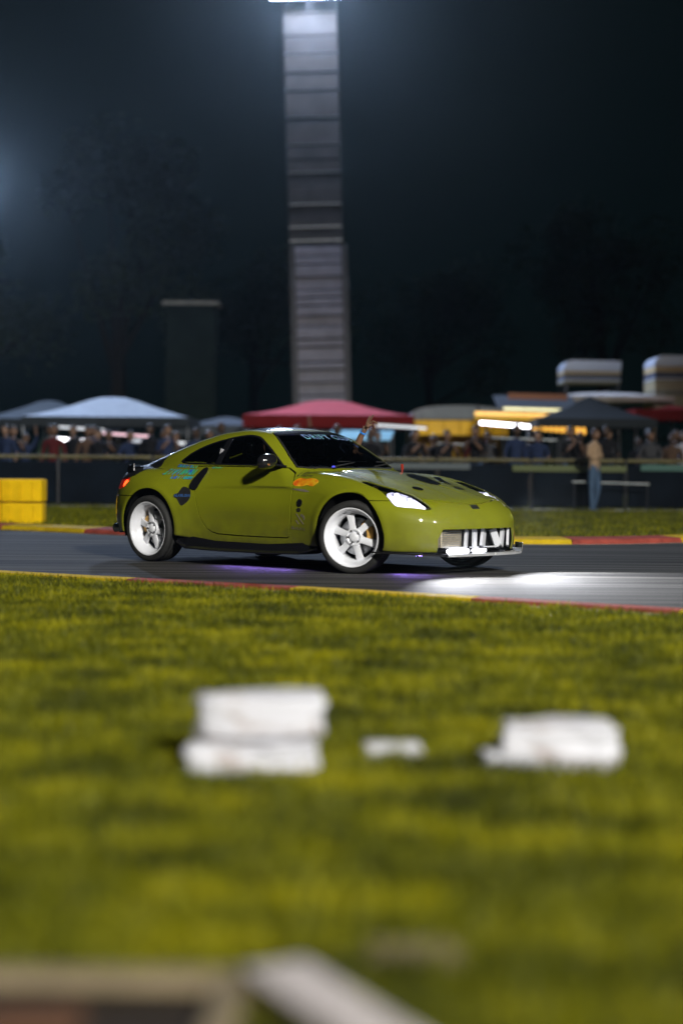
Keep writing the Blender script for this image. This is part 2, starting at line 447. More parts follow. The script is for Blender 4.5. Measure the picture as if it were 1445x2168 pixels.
finish('hood', *hood, paint); finish('front_bumper', *front_bumper, paint); finish('rear_bumper', *rear_bumper, paint)
finish('body_frame', *frame, paint); finish('roof', *roofp, black_gloss, flange=.008, offset=.001)
finish('tailgate', *tailg, mat('satin_black', (.008, .008, .009), .5, spec=.2))
finish('underbody', *under, black_matt, flange=0)
wsh = finish('windshield', *ws, glass_dark, flange=0, offset=-.004)
finish('rear_window', *rg, glass_dark, flange=0, offset=-.004)
def ring(name, src, f, w, m, off=-.001):
    P, T = clip(src[0], src[1], -(f(src[0]) + w)); finish(name, P, T, m, flange=.006, offset=off)
ring('windshield_seal', ws, poly_xy(WS, .90), .020, black_matt)
for s in (-1, 1):
    finish('fender', *fend[s], paint)
    d = finish('door', *doors[s], paint)
    P, T = dlo[s]
    f = poly_sdf(P[:, [0, 2]], DLO)
    seal = clip(P, T, -(f + .014)); finish('window_seal', *seal, black_gloss, flange=.008, offset=.001)
    P, T = clip(P, T, f + .014)
    bp = np.abs(P[:, 0] + .50 - (P[:, 2] - 1.05) * .25) - .035
    fr = clip(P, T, bp); finish('door_pillar', *fr, black_gloss, flange=.006, offset=.001)
    P, T = clip(P, T, -bp)
    xx = P[:, 0] + .50 - (P[:, 2] - 1.05) * .25
    finish('door_window', *clip(P, T, -xx), glass_dark, flange=0, offset=-.003)
    finish('quarter_window', *clip(P, T, xx), glass_dark, flange=0, offset=-.003)
# black inner shell added so every panel gap looks dark
P, T = inner_src
for fld in (arches, grille_f, poly_xy(WS, .90), poly_xy(RG, .9)): P, T = clip(P, T, -fld(P) + .012)
P, T = clip(P, T, -np.maximum(poly_sdf(P[:, [0, 2]], DLO), .45 - A(P)) + .012)
P, T = clip(P, T, -np.maximum(poly_sdf(np.stack([P[:, 0], A(P) - P[:, 2]], 1), HL), .45 - P[:, 2]) + .004)
finish('dark_gap_shell', P, T, dark_void, flange=0, offset=-.022)

# projection of points onto the shell
def on_side(x, z, s=-1, off=.003):
    x = np.asarray(x, float); z = np.asarray(z, float); lo = np.full(x.shape, .3); hi = np.full(x.shape, 1.1)
    for _ in range(26):
        m = (lo + hi) / 2; f = car_field(x, m, z) < 0
        lo = np.where(f, m, lo); hi = np.where(f, hi, m)
    P = np.stack([x, s * lo, z], 1); return P + nrm_at(P) * off
def on_top(x, y, off=.003):
    x = np.asarray(x, float); y = np.asarray(y, float); lo = np.full(x.shape, .45); hi = np.full(x.shape, 1.5)
    for _ in range(26):
        m = (lo + hi) / 2; f = car_field(x, y, m) < 0
        lo = np.where(f, m, lo); hi = np.where(f, hi, m)
    P = np.stack([x, y, lo], 1); return P + nrm_at(P) * off

# ---------------- headlights
lamp_white = mat('headlight_glow', (.9, .9, .95), .3, 0, .3, 14, emit=(.74, .72, 1.0), estr=1.5)
lamp_core = mat('headlight_bulb_glow', (.9, .9, .95), .3, emit=(.86, .86, 1.0), estr=22)
halo = mat('headlight_ring_glow', (.8, .8, 1), .3, emit=(.62, .55, 1.0), estr=5)
tail_red = mat('tail_lamp_red', (.45, .01, .01), .15, emit=(1, .04, .01), estr=.12, coat=.5)
tail_lit = mat('tail_lamp_lit', (.9, .05, .02), .3, emit=(1, .06, .01), estr=5)
amber = mat('amber_reflector', (.7, .25, .02), .3)
for s in (-1, 1):
    lens = finish('headlight', *heads[s], lens_glass, flange=0, offset=0)
    # dark bowl under the lens
    P, T = heads[s]
    b = finish('lamp_housing', P, T, black_gloss, parent=lens, flange=.02, offset=-.035)
    q = np.stack([P[:, 0], A(P) - P[:, 2]], 1)
    LIT = smooth_poly([(1.60, -.16), (1.70, -.175), (1.80, -.13), (1.90, -.072), (1.955, -.035), (1.90, .045), (1.80, .135), (1.745, .12), (1.69, .06), (1.62, -.02)], 3)
    dd = poly_sdf(q, LIT)
    finish('lamp_reflector', *clip(P, T, dd), lamp_white, parent=lens, flange=.01, offset=-.020)
    for (x, y, r) in ((1.68, .63, .055), (1.80, .60, .048)):
        V, F = lathe([(r, 0), (r * .98, .02), (r * .8, .026), (r * .76, .01), (r * .74, -.02)], 28)
        p = on_top([x], [s * y], -.045)[0]
        o = mesh_obj('projector_ring', V, F, chrome, lens, True, p, (R(-90) + .0, 0, 0)); o.rotation_euler = (R(60) * 0, R(0), 0)
        bm = bmesh.new(); bmesh.ops.create_uvsphere(bm, u_segments=14, v_segments=8, radius=r * .62); bm_obj('bulb', bm, lamp_core, lens, True, tuple(p))
        n = Vector((.75, s * -.1 * -1 * .6, .55)).normalized(); o.rotation_euler = n.to_track_quat('Y', 'Z').to_euler()
    pm = on_top([1.40, 1.43], [s * .64, s * .60], -.030)
    bm = bmesh.new(); box(bm, pm.mean(0), (.05, .03, .02), 0, 0, .2, .004); bm_obj('side_marker', bm, amber, lens)
    tl = finish('tail_light', *tails[s], tail_red, flange=.01, offset=.001)
    P, T = tails[s]
    if len(T):
        c = P - np.array([-1.72, s * .84, .755]); finish('lit_bulb', *clip(P, T, np.linalg.norm(c, axis=1) - .045), tail_lit, parent=tl, flange=.004, offset=.004)

# ---------------- wheels
def make_wheel(R_t=.325):
    root = empty('wheel', parent=car)
    tp = [(.255, -.110), (.268, -.118), (.290, -.122), (.310, -.116), (.321, -.100)]
    for k in range(5):
        o = -.075 + k * .0375
        tp += [(.325, o - .013), (.325, o + .011), (.318, o + .013), (.318, o + .022)] if k < 4 else [(.325, o - .013)]
    tp += [(.321, .100), (.310, .116), (.290, .122), (.268, .118), (.258, .110)]
    V, F = lathe(tp, 96); mesh_obj('tyre', V, F, rubber, root)
    rp = [(.252, .088), (.266, .100), (.267, .110), (.262, .116), (.252, .113), (.246, .100), (.236, .090), (.232, .060), (.216, .035), (.205, .020), (.200, .000), (.206, -.09), (.250, -.105)]
    V, F = lathe(rp, 96); mesh_obj('rim', V, F, white_metal, root)
    for k in range(6):
        a = k * math.pi / 3 + .3
        bm = bmesh.new()
        prof = [(.060, .052, .034), (.10, .044, .029), (.15, .036, .030), (.185, .030, .034), (.206, .022, .040)]
        rows = []
        for r, yy, hw in prof:
            row = []
            for (u, d) in ((-1, -.022), (-1, -.004), (-.72, 0), (.72, 0), (1, -.004), (1, -.022)):
                row.append(bm.verts.new((r * math.cos(a) - u * hw * math.sin(a), yy + d, r * math.sin(a) + u * hw * math.cos(a))))
            rows.append(row)
        for i in range(len(rows) - 1):
            for j in range(5): bm.faces.new((rows[i][j], rows[i][j+1], rows[i+1][j+1], rows[i+1][j]))
        bmesh.ops.recalc_face_normals(bm, faces=bm.faces)
        bm_obj('spoke', bm, white_metal, root, True)
    hp = [(.078, .020), (.080, .050), (.074, .060), (.060, .056), (.050, .044), (.046, .040), (.044, .058), (.030, .068), (.012, .071), (.0005, .071)]
    V, F = lathe(hp, 48); mesh_obj('hub', V, F, white_metal, root)
    for k in range(5):
        a = k * math.tau / 5
        bm = bmesh.new(); tube(bm, (.058 * math.cos(a), .035, .058 * math.sin(a)), (.058 * math.cos(a), .068, .058 * math.sin(a)), .009, .008, 6)
        bm_obj('lug_nut', bm, steel, root)
    V, F = lathe([(.05, -.02), (.165, -.02), (.168, -.03), (.165, -.045), (.05, -.045)], 64); mesh_obj('brake_disc', V, F, steel, root)
    V, F = lathe([(.001, -.05), (.20, -.06)], 40); mesh_obj('inner_barrel', V, F, dark_void, root)
    return root
def caliper(root, ang):
    V = []; F = []; n = 10
    for i in range(n + 1):
        t = ang + (i / n - .5) * 1.15
        for r, y in ((.118, .012), (.178, .012), (.184, -.01), (.184, -.055), (.112, -.055), (.112, -.01)):
            k = 1 - .10 * abs(i / n - .5) * 2
            V.append((r * k * math.cos(t), y, r * k * math.sin(t)))
    for i in range(n):
        for j in range(6): F.append((i*6+j, (i+1)*6+j, (i+1)*6+(j+1) % 6, i*6+(j+1) % 6))
    F.append(tuple(range(6))); F.append(tuple(n*6 + j for j in reversed(range(6))))
    mesh_obj('brake_caliper', V, F, gold, root, False)
wh0 = make_wheel()
kids0 = list(wh0.children)
def copy_wheel(root):
    c = root.copy(); COL.objects.link(c); c.parent = car
    for k in kids0:
        d = k.copy(); COL.objects.link(d); d.parent = c
    return c
STEER = R(18)
specs = [(1.325, -1, STEER, 0.5), (-1.325, -1, 0, math.pi * .9), (1.325, 1, STEER, .5), (-1.325, 1, 0, math.pi * .9)]
for i, (x, s, st, ca) in enumerate(specs):
    o = wh0 if i == 0 else copy_wheel(wh0)
    o.location = (x, s * (.775 if x > 0 else .785), .325)
    camber = R(2.0) * (1 if s > 0 else 1)
    if s < 0: o.rotation_euler = (R(-2.5), 0, math.pi + st)
    else: o.rotation_euler = (R(-2.5), 0, st)
    # local +x of a near side wheel points to the back of the car
    caliper(o, (math.pi - ca) if s < 0 else ca)
for cx in (1.325, -1.325):
    for s in (-1, 1):
        V = []; F = []; n = 28
        for i in range(n + 1):
            t = -.25 + (math.pi + .5) * i / n
            for yy in (.885, .45): V.append((cx + .392 * math.cos(t), s * (yy - (.03 if yy > .6 else 0)), .335 + .392 * math.sin(t)))
        for i in range(n): F.append((2*i, 2*i+1, 2*i+3, 2*i+2))
        V.append((cx, s * .45, .3)); c = len(V) - 1
        for i in range(n): F.append((2*i+1, c, 2*i+3))
        mesh_obj('wheel_well', V, F, dark_void, car)

# ---------------- sills, splitter, grille, exhaust, spoiler
bm = bmesh.new()
for s in (-1, 1):
    bm = bmesh.new()
    st = [(-.94, .20, .845, .30), (-.80, .145, .865, .27), (-.4, .135, .868, .232), (.3, .135, .868, .226), (.72, .145, .872, .25), (.95, .20, .862, .27)]
    rows = []
    for x, zb, yo, zt in st:
        rows.append([bm.verts.new((x, s * y, z)) for y, z in ((yo - .10, zt), (yo - .012, zt), (yo, zb + .03), (yo + .022, zb + .012), (yo + .02, zb), (yo - .25, zb))])
    for i in range(len(rows) - 1):
        for j in range(5): bm.faces.new((rows[i][j], rows[i][j+1], rows[i+1][j+1], rows[i+1][j]))
    bm.faces.new(rows[0]); bm.faces.new(rows[-1]); bmesh.ops.recalc_face_normals(bm, faces=bm.faces)
    bm_obj('side_skirt', bm, black_gloss, car)
underglow = mat('violet_led', (.4, .3, .9), .4, emit=(.30, .16, 1.0), estr=.7)
for s in (-1, 1):
    for x0, x1 in ((-.30, .05), (.15, .55)):
        bm = bmesh.new(); box(bm, ((x0 + x1) / 2, s * .74, .150), (x1 - x0, .012, .008)); bm_obj('glow_strip', bm, underglow, car)
# splitter: a plate that follows the nose in plan
bm = bmesh.new(); top = []; bot = []
ys = np.linspace(-.88, .88, 41)
def nose_x(y, grow=.07): return 1.20 + (NOSE(.2) - 1.20 + grow) * (1 - (abs(y) / .93) ** 3.0) ** (1 / 3.0)
out = [(nose_x(y), y) for y in ys]; inn = [(nose_x(y) - .16, y * .97) for y in ys]
def strip(z0, z1):
    r = []
    for lst, z in ((inn, z0), (out, z0), (out, z1), (inn, z1)):
        r.append([bm.verts.new((x, y, z + .035 * max(abs(y) - .55, 0) * 2)) for x, y in lst])
    for k in range(4):
        a, b = r[k], r[(k + 1) % 4]
        for i in range(len(a) - 1): bm.faces.new((a[i], a[i+1], b[i+1], b[i]))
    bm.faces.new([r[k][0] for k in range(4)]); bm.faces.new([r[k][-1] for k in reversed(range(4))])
strip(.185, .170); bmesh.ops.recalc_face_normals(bm, faces=bm.faces)
splitter_mat = mat('silver_splitter', (.70, .71, .74), .25, .6, .1, 10)
sp = bm_obj('splitter', bm, black_gloss, car)
# bright lip along the grille opening
bm = bmesh.new(); rows = []
for y in np.linspace(-.50, .80, 33):
    x = nose_x(y, .085); lift = .035 * max(abs(y) - .55, 0) * 2
    rows.append([bm.verts.new(p) for p in ((x - .10, y, .190 + lift), (x - .012, y, .192 + lift), (x, y, .186 + lift), (x, y, .168 + lift), (x - .10, y, .166 + lift))])
for i in range(len(rows) - 1):
    for j in range(4): bm.faces.new((rows[i][j], rows[i][j+1], rows[i+1][j+1], rows[i+1][j]))
bmesh.ops.recalc_face_normals(bm, faces=bm.faces); bm_obj('splitter_lip', bm, splitter_mat, car)
for s in (1,):
    bm = bmesh.new(); box(bm, (1.93, s * .80, .225), (.16, .012, .07), s * -.5, 0, 0, .003); bm_obj('splitter_end', bm, chrome, car)
# grille interior
bm = bmesh.new(); box(bm, (1.90, 0, .30), (.03, 1.05, .26)); bm_obj('grille_backing', bm, dark_void, car)
core_mat = mat('intercooler_fins', (.62, .55, .42), .4, .5, .3, 60, .5, 90)
bm = bmesh.new(); box(bm, (2.005, -.31, .315), (.05, .28, .145), 0, 0, 0, .006); ic = bm_obj('intercooler', bm, core_mat, car)
for k in range(9):
    bm = bmesh.new(); box(bm, (2.034, -.31, .250 + k * .0165), (.012, .27, .005)); bm_obj('cooler_fin', bm, steel, ic)
mesh_m = mat('black_grille_mesh', (.02, .02, .022), .5)
bm = bmesh.new()
for k in range(-26, 27):
    for sg in (-1, 1):
        y0 = k * .02; y1 = y0 + sg * .20
        if max(abs(y0), abs(y1)) < .52: tube(bm, (1.955, y0, .205), (1.955, y1, .405), .0022, .0022, 4)
bm_obj('grille_mesh', bm, mesh_m, car)['kind'] = 'stuff'
white_plastic = mat('white_panel', (.50, .51, .55), .35, 0, .05, 12, coat=.3)
for y, w_, lean, tw in ((-.135, .075, -.28, .45), (-.02, .06, .0, .15), (.105, .115, -.33, .4), (.285, .072, .38, -.3), (.385, .092, -.36, .4), (.475, .065, -.30, .6)):
    bm = bmesh.new(); box(bm, (2.055 - .02 * abs(y), y, .315), (.022, w_, .165), tw, lean, 0, .004); bm_obj('grille_blade', bm, white_plastic, car)
led_white = mat('led_bar_glow', (.9, .9, 1), .3, emit=(.9, .92, 1.0), estr=8)
for y0, y1, x, z, h in ((-.47, -.20, 2.125, .214, .036), (-.14, .02, 2.14, .214, .030)):
    bm = bmesh.new(); box(bm, (x, (y0 + y1) / 2, z), (.05, y1 - y0, h), 0, 0, 0, .014); lb = bm_obj('driving_lamp', bm, led_white, car)
for y0, y1, x in ((-.46, -.22, 2.10), (-.15, -.06, 2.12), (.06, .22, 2.12)):
    bm = bmesh.new(); box(bm, (x, (y0 + y1) / 2, .243), (.04, y1 - y0, .010)); bm_obj('grille_slat', bm, white_plastic, car)
for s in (-1, 1):
    p = Vector((-1.97, s * .62, .30))
    V, F = lathe([(.038, -.10), (.042, .06), (.047, .075), (.040, .075), (.036, -.06)], 28)
    mesh_obj('exhaust_tip', V, F, steel, car, True, p, (0, 0, R(90)))
    p = Vector((-1.90, s * .74, .31)); mesh_obj('exhaust_tip', V, F, steel, car, True, p, (0, 0, R(95)))
bm = bmesh.new()
rows = []
for y in np.linspace(-.66, .66, 27):
    c = 1 - (abs(y) / .74) ** 4
    xr = -2.10 + .28 * (abs(y) / .7) ** 3
    rows.append([bm.verts.new(q) for q in ((xr + .20, y, .925), (xr + .09, y, .930), (xr - .03, y, .945), (xr - .035, y, .935), (xr + .03, y, .905), (xr + .20, y, .90))])
for i in range(len(rows) - 1):
    for j in range(6): bm.faces.new((rows[i][j], rows[i][(j+1) % 6], rows[i+1][(j+1) % 6], rows[i+1][j]))
bm.faces.new(rows[0]); bm.faces.new(rows[-1]); bmesh.ops.recalc_face_normals(bm, faces=bm.faces)
bm_obj('rear_spoiler', bm, black_gloss, car, True)
for s in (-1, 1):   # spoiler end winglets
    bm = bmesh.new(); box(bm, (-1.76, s * .735, .900), (.18, .012, .075), s * .35, 0, R(-12), .003); bm_obj('spoiler_end', bm, black_gloss, car)

# ---------------- hood details, handles, mirrors, wipers
def patch(name, poly, m, top=True, s=-1, off=.004, parent=car, n=5):
    """a thin raised patch that follows the shell, cut from a fine grid"""
    poly = np.asarray(poly, float); lo = poly.min(0); hi = poly.max(0)
    k = 14; gx = np.linspace(lo[0] - .002, hi[0] + .002, k * 2); gy = np.linspace(lo[1] - .002, hi[1] + .002, k * 2)
    X, Y = np.meshgrid(gx, gy, indexing='ij'); P = np.stack([X.ravel(), Y.ravel(), 0 * X.ravel()], 1)
    idx = np.arange(len(P)).reshape(X.shape)
    q = np.stack([idx[:-1, :-1].ravel(), idx[1:, :-1].ravel(), idx[1:, 1:].ravel(), idx[:-1, 1:].ravel()], 1)
    T = np.concatenate([q[:, [0, 1, 2]], q[:, [0, 2, 3]]])
    P, T = clip(P, T, poly_sdf(P[:, :2], poly))
    if not len(T): return None
    if top: P3 = on_top(P[:, 0], P[:, 1], 0)
    else:
        P3 = on_side(P[:, 0], P[:, 1], s, 0)
        if s < 0: pass
    nn = np.cross(P3[T[:, 1]] - P3[T[:, 0]], P3[T[:, 2]] - P3[T[:, 0]]).mean(0)
    if nn @ nrm_at(P3).mean(0) < 0: T = T[:, ::-1]
    return finish(name, P3, T, m, parent=parent, flange=.004, offset=off)
for s in (-1, 1):
    bmv = patch('hood_vent', [(1.06, s * .52), (1.12, s * .56), (1.30, s * .50), (1.28, s * .46)], black_gloss) if False else None
    t = np.linspace(0, math.tau, 20)[:-1]
    patch('hood_pin', np.stack([1.62 + .055 * np.cos(t), s * .29 + .045 * np.sin(t)], 1), black_gloss)
    patch('hood_crease', [(1.48, s * .128), (1.95, s * .15), (1.95, s * .153), (1.48, s * .134)], paint, off=.003)
patch('hood_vent', smooth_poly([(1.13, .12), (1.06, .30), (1.02, .42), (1.16, .34), (1.30, .255), (1.49, .19), (1.51, .06), (1.33, .03)], 3), black_gloss)
patch('hood_vent', [(1.10, .55), (1.13, .60), (1.44, .40), (1.46, .28), (1.30, .40)], black_gloss)
patch('hood_badge', [(2.015, -.05), (2.055, -.05), (2.055, .05), (2.015, .05)], steel, off=.004)
for s in (-1, 1):
    patch('door_handle', smooth_poly([(-.620, .905), (-.695, .908), (-.765, .82), (-.785, .74), (-.735, .712), (-.675, .725)], 4), black_gloss, False, s, .012)
    patch('fuel_cap_sticker' if s < 0 else 'side_sticker', smooth_poly([(-.87, .735), (-.80, .725), (-.765, .70), (-.755, .64), (-.78, .60), (-.835, .56), (-.87, .565), (-.915, .62), (-.955, .635), (-.955, .665), (-.915, .675)], 4), black_matt, False, s, .002)
    if s > 0: continue
    # mirror
    mr = empty('mirror', (.34, s * .86, .985), 0, car)
    bm = bmesh.new(); bmesh.ops.create_uvsphere(bm, u_segments=24, v_segments=16, radius=1)
    for v in bm.verts:
        x, y, z = v.co
        fx = .075 * x if x > 0 else .028 * x
        v.co = (fx, .115 * math.copysign(abs(y) ** .8, y), .070 * math.copysign(abs(z) ** .75, z) - .012 * y * s)
    bm_obj('mirror_shell', bm, black_gloss, mr, True, (0, s * .06, 0))
    bm = bmesh.new(); bmesh.ops.create_circle(bm, cap_ends=True, segments=24, radius=1)
    for v in bm.verts: v.co = (-.0295, .098 * v.co.x, .054 * v.co.y)
    bm_obj('mirror_glass', bm, chrome, mr, False, (0, s * .06, 0))
    bm = bmesh.new()
    rows = [[bm.verts.new((x0 + dx, s * y, z0 + dz)) for dx, dz in ((-.05, 0), (.05, .005), (.04, .022), (-.04, .020))] for x0, y, z0 in ((.03, -.13, -.055), (.02, -.03, -.045), (.0, .05, -.02))]
    for i in range(2):
        for j in range(4): bm.faces.new((rows[i][j], rows[i][(j+1) % 4], rows[i+1][(j+1) % 4], rows[i+1][j]))
    bmesh.ops.recalc_face_normals(bm, faces=bm.faces); bm_obj('mirror_arm', bm, black_gloss, mr, True)
for y in (-.42, .12):
    bm = bmesh.new(); tube(bm, (.74, y, .945), (.60, y + .42, .985), .008, .005, 6); tube(bm, (.60, y + .18, .990), (.58, y + .60, .992), .005, .004, 6)
    bm_obj('wiper', bm, black_matt, car)
antenna_red = mat('red_knob', (.30, .02, .01), .4)
bm = bmesh.new(); box(bm, (.78, .47, .945), (.022, .022, .055), .3, .2, 0, .006); tube(bm, (.78, .47, .89), (.78, .47, .93), .006)
bm_obj('tow_flag', bm, antenna_red, car)
trim_pink = mat('pink_pillar_trim', (.75, .25, .30), .4)

# ---------------- decals
def holo_mat(name, k):
    m, nt, b = node_mat(name); tc = nt.nodes.new('ShaderNodeTexCoord'); n = nt.nodes.new('ShaderNodeTexNoise')
    n.inputs['Scale'].default_value = 9; n.inputs['Detail'].default_value = 2
    nt.links.new(tc.outputs['Object'], n.inputs['Vector'])
    r = nt.nodes.new('ShaderNodeValToRGB'); e = r.color_ramp.elements
    cols = k
    e[0].position = .3; e[0].color = (*cols[0], 1); e[1].position = .7; e[1].color = (*cols[-1], 1)
    for i, c in enumerate(cols[1:-1]): q = e.new(.3 + .4 * (i + 1) / (len(cols) - 1)); q.color = (*c, 1)
    nt.links.new(n.outputs['Fac'], r.inputs[0]); nt.links.new(r.outputs[0], b.inputs['Base Color'])
    b.inputs['Metallic'].default_value = .35; b.inputs['Roughness'].default_value = .3
    return m
holo = holo_mat('iridescent_vinyl', [(.12, .14, .30), (.02, .10, .75), (.02, .45, .65), (.05, .55, .20), (.15, .12, .45)])
holo2 = holo_mat('iridescent_banner', [(.45, .50, .70), (.20, .60, .65), (.30, .38, .90), (.10, .70, .40)])
flame = holo_mat('flame_vinyl', [(.75, .10, .01), (.95, .35, .01), (.95, .55, .02), (.9, .25, .01)])
vinyl_black = mat('black_vinyl', (.015, .015, .012), .5)
vinyl_grey = mat('grey_vinyl', (.16, .14, .10), .5)
vinyl_blue = mat('blue_vinyl', (.03, .08, .22), .4)
def strokes(name, x0, z0, x1, z1, h, n, m, slant=.35, seed=1, s=-1, thick=.35, labelled=None):
    """a row of slanted letter-like marks between two points of the flank, one mesh per row"""
    rnd = random.Random(seed); V = []; F = []
    L = math.hypot(x1 - x0, z1 - z0); ux, uz = (x1 - x0) / L, (z1 - z0) / L; w = L / n
    def q(a, b):
        return (x0 + ux * a - uz * b + slant * b * ux * .0 + slant * b, z0 + uz * a + ux * b)
    def bar(a0, b0, a1, b1, t):
        d = math.hypot(a1 - a0, b1 - b0); px, pz = -(b1 - b0) / d * t / 2, (a1 - a0) / d * t / 2
        base = len(V); 
        for a, b in ((a0 - px, b0 - pz), (a1 - px, b1 - pz), (a1 + px, b1 + pz), (a0 + px, b0 + pz)): V.append(q(a, b))
        F.append((base, base + 1, base + 2, base + 3))
    for i in range(n):
        a = i * w; g = w * .78; t = w * thick * .6
        k = rnd.choice('AOILEVN')
        if k == 'A': bar(a, 0, a + g / 2, h, t); bar(a + g / 2, h, a + g, 0, t); bar(a + g * .2, h * .35, a + g * .8, h * .35, t * .8)
        elif k == 'O': bar(a + t/2, 0, a + t/2, h, t); bar(a + g, 0, a + g, h, t); bar(a + t, h - t/2, a + g - t/2, h - t/2, t); bar(a + t, t/2, a + g - t/2, t/2, t)
        elif k == 'I': bar(a + g / 2, 0, a + g / 2, h, t)
        elif k == 'L': bar(a + t/2, 0, a + t/2, h, t); bar(a + t, t/2, a + g, t/2, t)
        elif k == 'E': bar(a + t/2, 0, a + t/2, h, t); bar(a + t, t/2, a + g, t/2, t); bar(a + t, h/2, a + g*.8, h/2, t); bar(a + t, h - t/2, a + g, h - t/2, t)
        elif k == 'V': bar(a, h, a + g / 2, 0, t); bar(a + g / 2, 0, a + g, h, t)
        else: bar(a + t/2, 0, a + t/2, h, t); bar(a + t, h, a + g - t/2, 0, t); bar(a + g, 0, a + g, h, t)
    V = np.array(V); P = on_side(V[:, 0], V[:, 1], s, .0035)
    return mesh_obj(name, P, F, m, car, False)
strokes('sticker', -1.12, .925, -.80, .915, .026, 8, holo, seed=3)
strokes('sticker', -1.22, .850, -.79, .850, .055, 8, holo, seed=5, thick=.5)
strokes('sticker', -1.08, .812, -.80, .808, .026, 7, holo, seed=9, thick=.45)
strokes('sticker', -.58, .915, -.42, .915, .014, 6, holo, seed=2)
strokes('sticker', .565, .850, .75, .850, .035, 7, vinyl_black, seed=12, thick=.5)
patch('sticker', smooth_poly([(.575, .80), (.62, .835), (.70, .828), (.78, .835), (.84, .828), (.885, .805), (.84, .765), (.76, .772), (.70, .762), (.61, .765)], 4), flame, False, -1, .002)
patch('sticker', smooth_poly([(.575, .735), (.65, .74), (.74, .735), (.82, .715), (.76, .712), (.66, .722)], 4), vinyl_grey, False, -1, .002)
t = np.linspace(0, math.tau, 22)[:-1]
patch('sticker', np.stack([.705 + .036 * np.cos(t), .612 + .036 * np.sin(t)], 1), black_gloss, False, -1, .004)
patch('sticker', np.stack([.700 + .028 * np.cos(t), .548 + .020 * np.sin(t)], 1), vinyl_black, False, -1, .002)
patch('sticker', [(.66, .515), (.675, .515), (.78, .42), (.76, .42)], vinyl_grey, False, -1, .002)
patch('sticker', smooth_poly([(.73, .51), (.77, .505), (.79, .475), (.775, .455), (.765, .478), (.735, .492)], 4), vinyl_grey, False, -1, .002)
patch('sticker', [(.655, .455), (.675, .455), (.71, .42), (.69, .42)], vinyl_grey, False, -1, .002)
strokes('sticker', .60, .375, .80, .365, .022, 7, vinyl_grey, seed=21)
strokes('sticker', -.955, .640, -.755, .640, .026, 8, vinyl_blue, seed=31, slant=.1, thick=.5)
# windshield banner
def text_mesh(body, size, mat_, mapper, name='banner_lettering', shear=0, parent=car, space=1.0):
    cu = bpy.data.curves.new(name, 'FONT'); cu.body = body; cu.size = size; cu.align_x = 'CENTER'; cu.shear = shear; cu.space_character = space; cu.offset = size * .02
    cu.resolution_u = 3
    o = bpy.data.objects.new(name, cu); COL.objects.link(o)
    bpy.context.view_layer.update()
    me = bpy.data.meshes.new_from_object(o.evaluated_get(bpy.context.evaluated_depsgraph_get()))
    bpy.data.objects.remove(o)
    V = np.array([v.co[:] for v in me.vertices]); Pm = mapper(V[:, 0], V[:, 1])
    for v, p in zip(me.vertices, Pm): v.co = p
    me.materials.clear(); me.materials.append(mat_); me.name = name; me.update()
    ob = bpy.data.objects.new(name, me); COL.objects.link(ob); ob.parent = parent
    return ob
def banner(u, v):
    y = .11 + u * 1.75; x = .205 - v * 2.1 - .25 * y * y
    return on_top(x, y, .004)
strip_poly = sym([(.12, 0), (.095, .25), (.05, .45), (.045, .495), (-.045, .455), (-.02, .30), (.01, 0)])
patch('sun_strip', strip_poly, black_gloss, True, off=.001, parent=wsh)
text_mesh('DRIFT CLUB', .062, holo2, banner, parent=wsh, space=1.22)
# ------------------------------------------------------------------ ground, track, kerbs, grass
def ground_mat(name, c1, c2, c3, sx, sy, scale=1.0, rough=.95, bump=.4, bs=30):
    m, nt, b = node_mat(name); b.inputs['Roughness'].default_value = rough; b.inputs['Specular IOR Level'].default_value = .2
    tc = nt.nodes.new('ShaderNodeTexCoord'); mp = nt.nodes.new('ShaderNodeMapping'); mp.inputs['Scale'].default_value = (sx, sy, 1)
    nt.links.new(tc.outputs['Object'], mp.inputs[0])
    n = nt.nodes.new('ShaderNodeTexNoise'); n.inputs['Scale'].default_value = scale; n.inputs['Detail'].default_value = 8; n.inputs['Roughness'].default_value = .62
    nt.links.new(mp.outputs[0], n.inputs['Vector'])
    r = nt.nodes.new('ShaderNodeValToRGB'); e = r.color_ramp.elements
    e[0].position = .34; e[0].color = (*c1, 1); e[1].position = .66; e[1].color = (*c3, 1); q = e.new(.5); q.color = (*c2, 1)
    nt.links.new(n.outputs['Fac'], r.inputs[0]); nt.links.new(r.outputs[0], b.inputs['Base Color'])
    n2 = nt.nodes.new('ShaderNodeTexNoise'); n2.inputs['Scale'].default_value = bs; n2.inputs['Detail'].default_value = 6
    nt.links.new(tc.outputs['Object'], n2.inputs['Vector'])
    bp = nt.nodes.new('ShaderNodeBump'); bp.inputs['Strength'].default_value = bump; bp.inputs['Distance'].default_value = .02
    nt.links.new(n2.outputs['Fac'], bp.inputs['Height']); nt.links.new(bp.outputs[0], b.inputs['Normal'])
    return m
soil = ground_mat('turf_soil', (.022, .024, .004), (.055, .060, .006), (.10, .10, .010), .5, 1.6, 1.2)
g = mesh_obj('ground', [(-150, -40, -.012), (150, -40, -.012), (150, 260, -.012), (-150, 260, -.012)], [(0, 1, 2, 3)], soil, smooth=False); g['kind'] = 'structure'

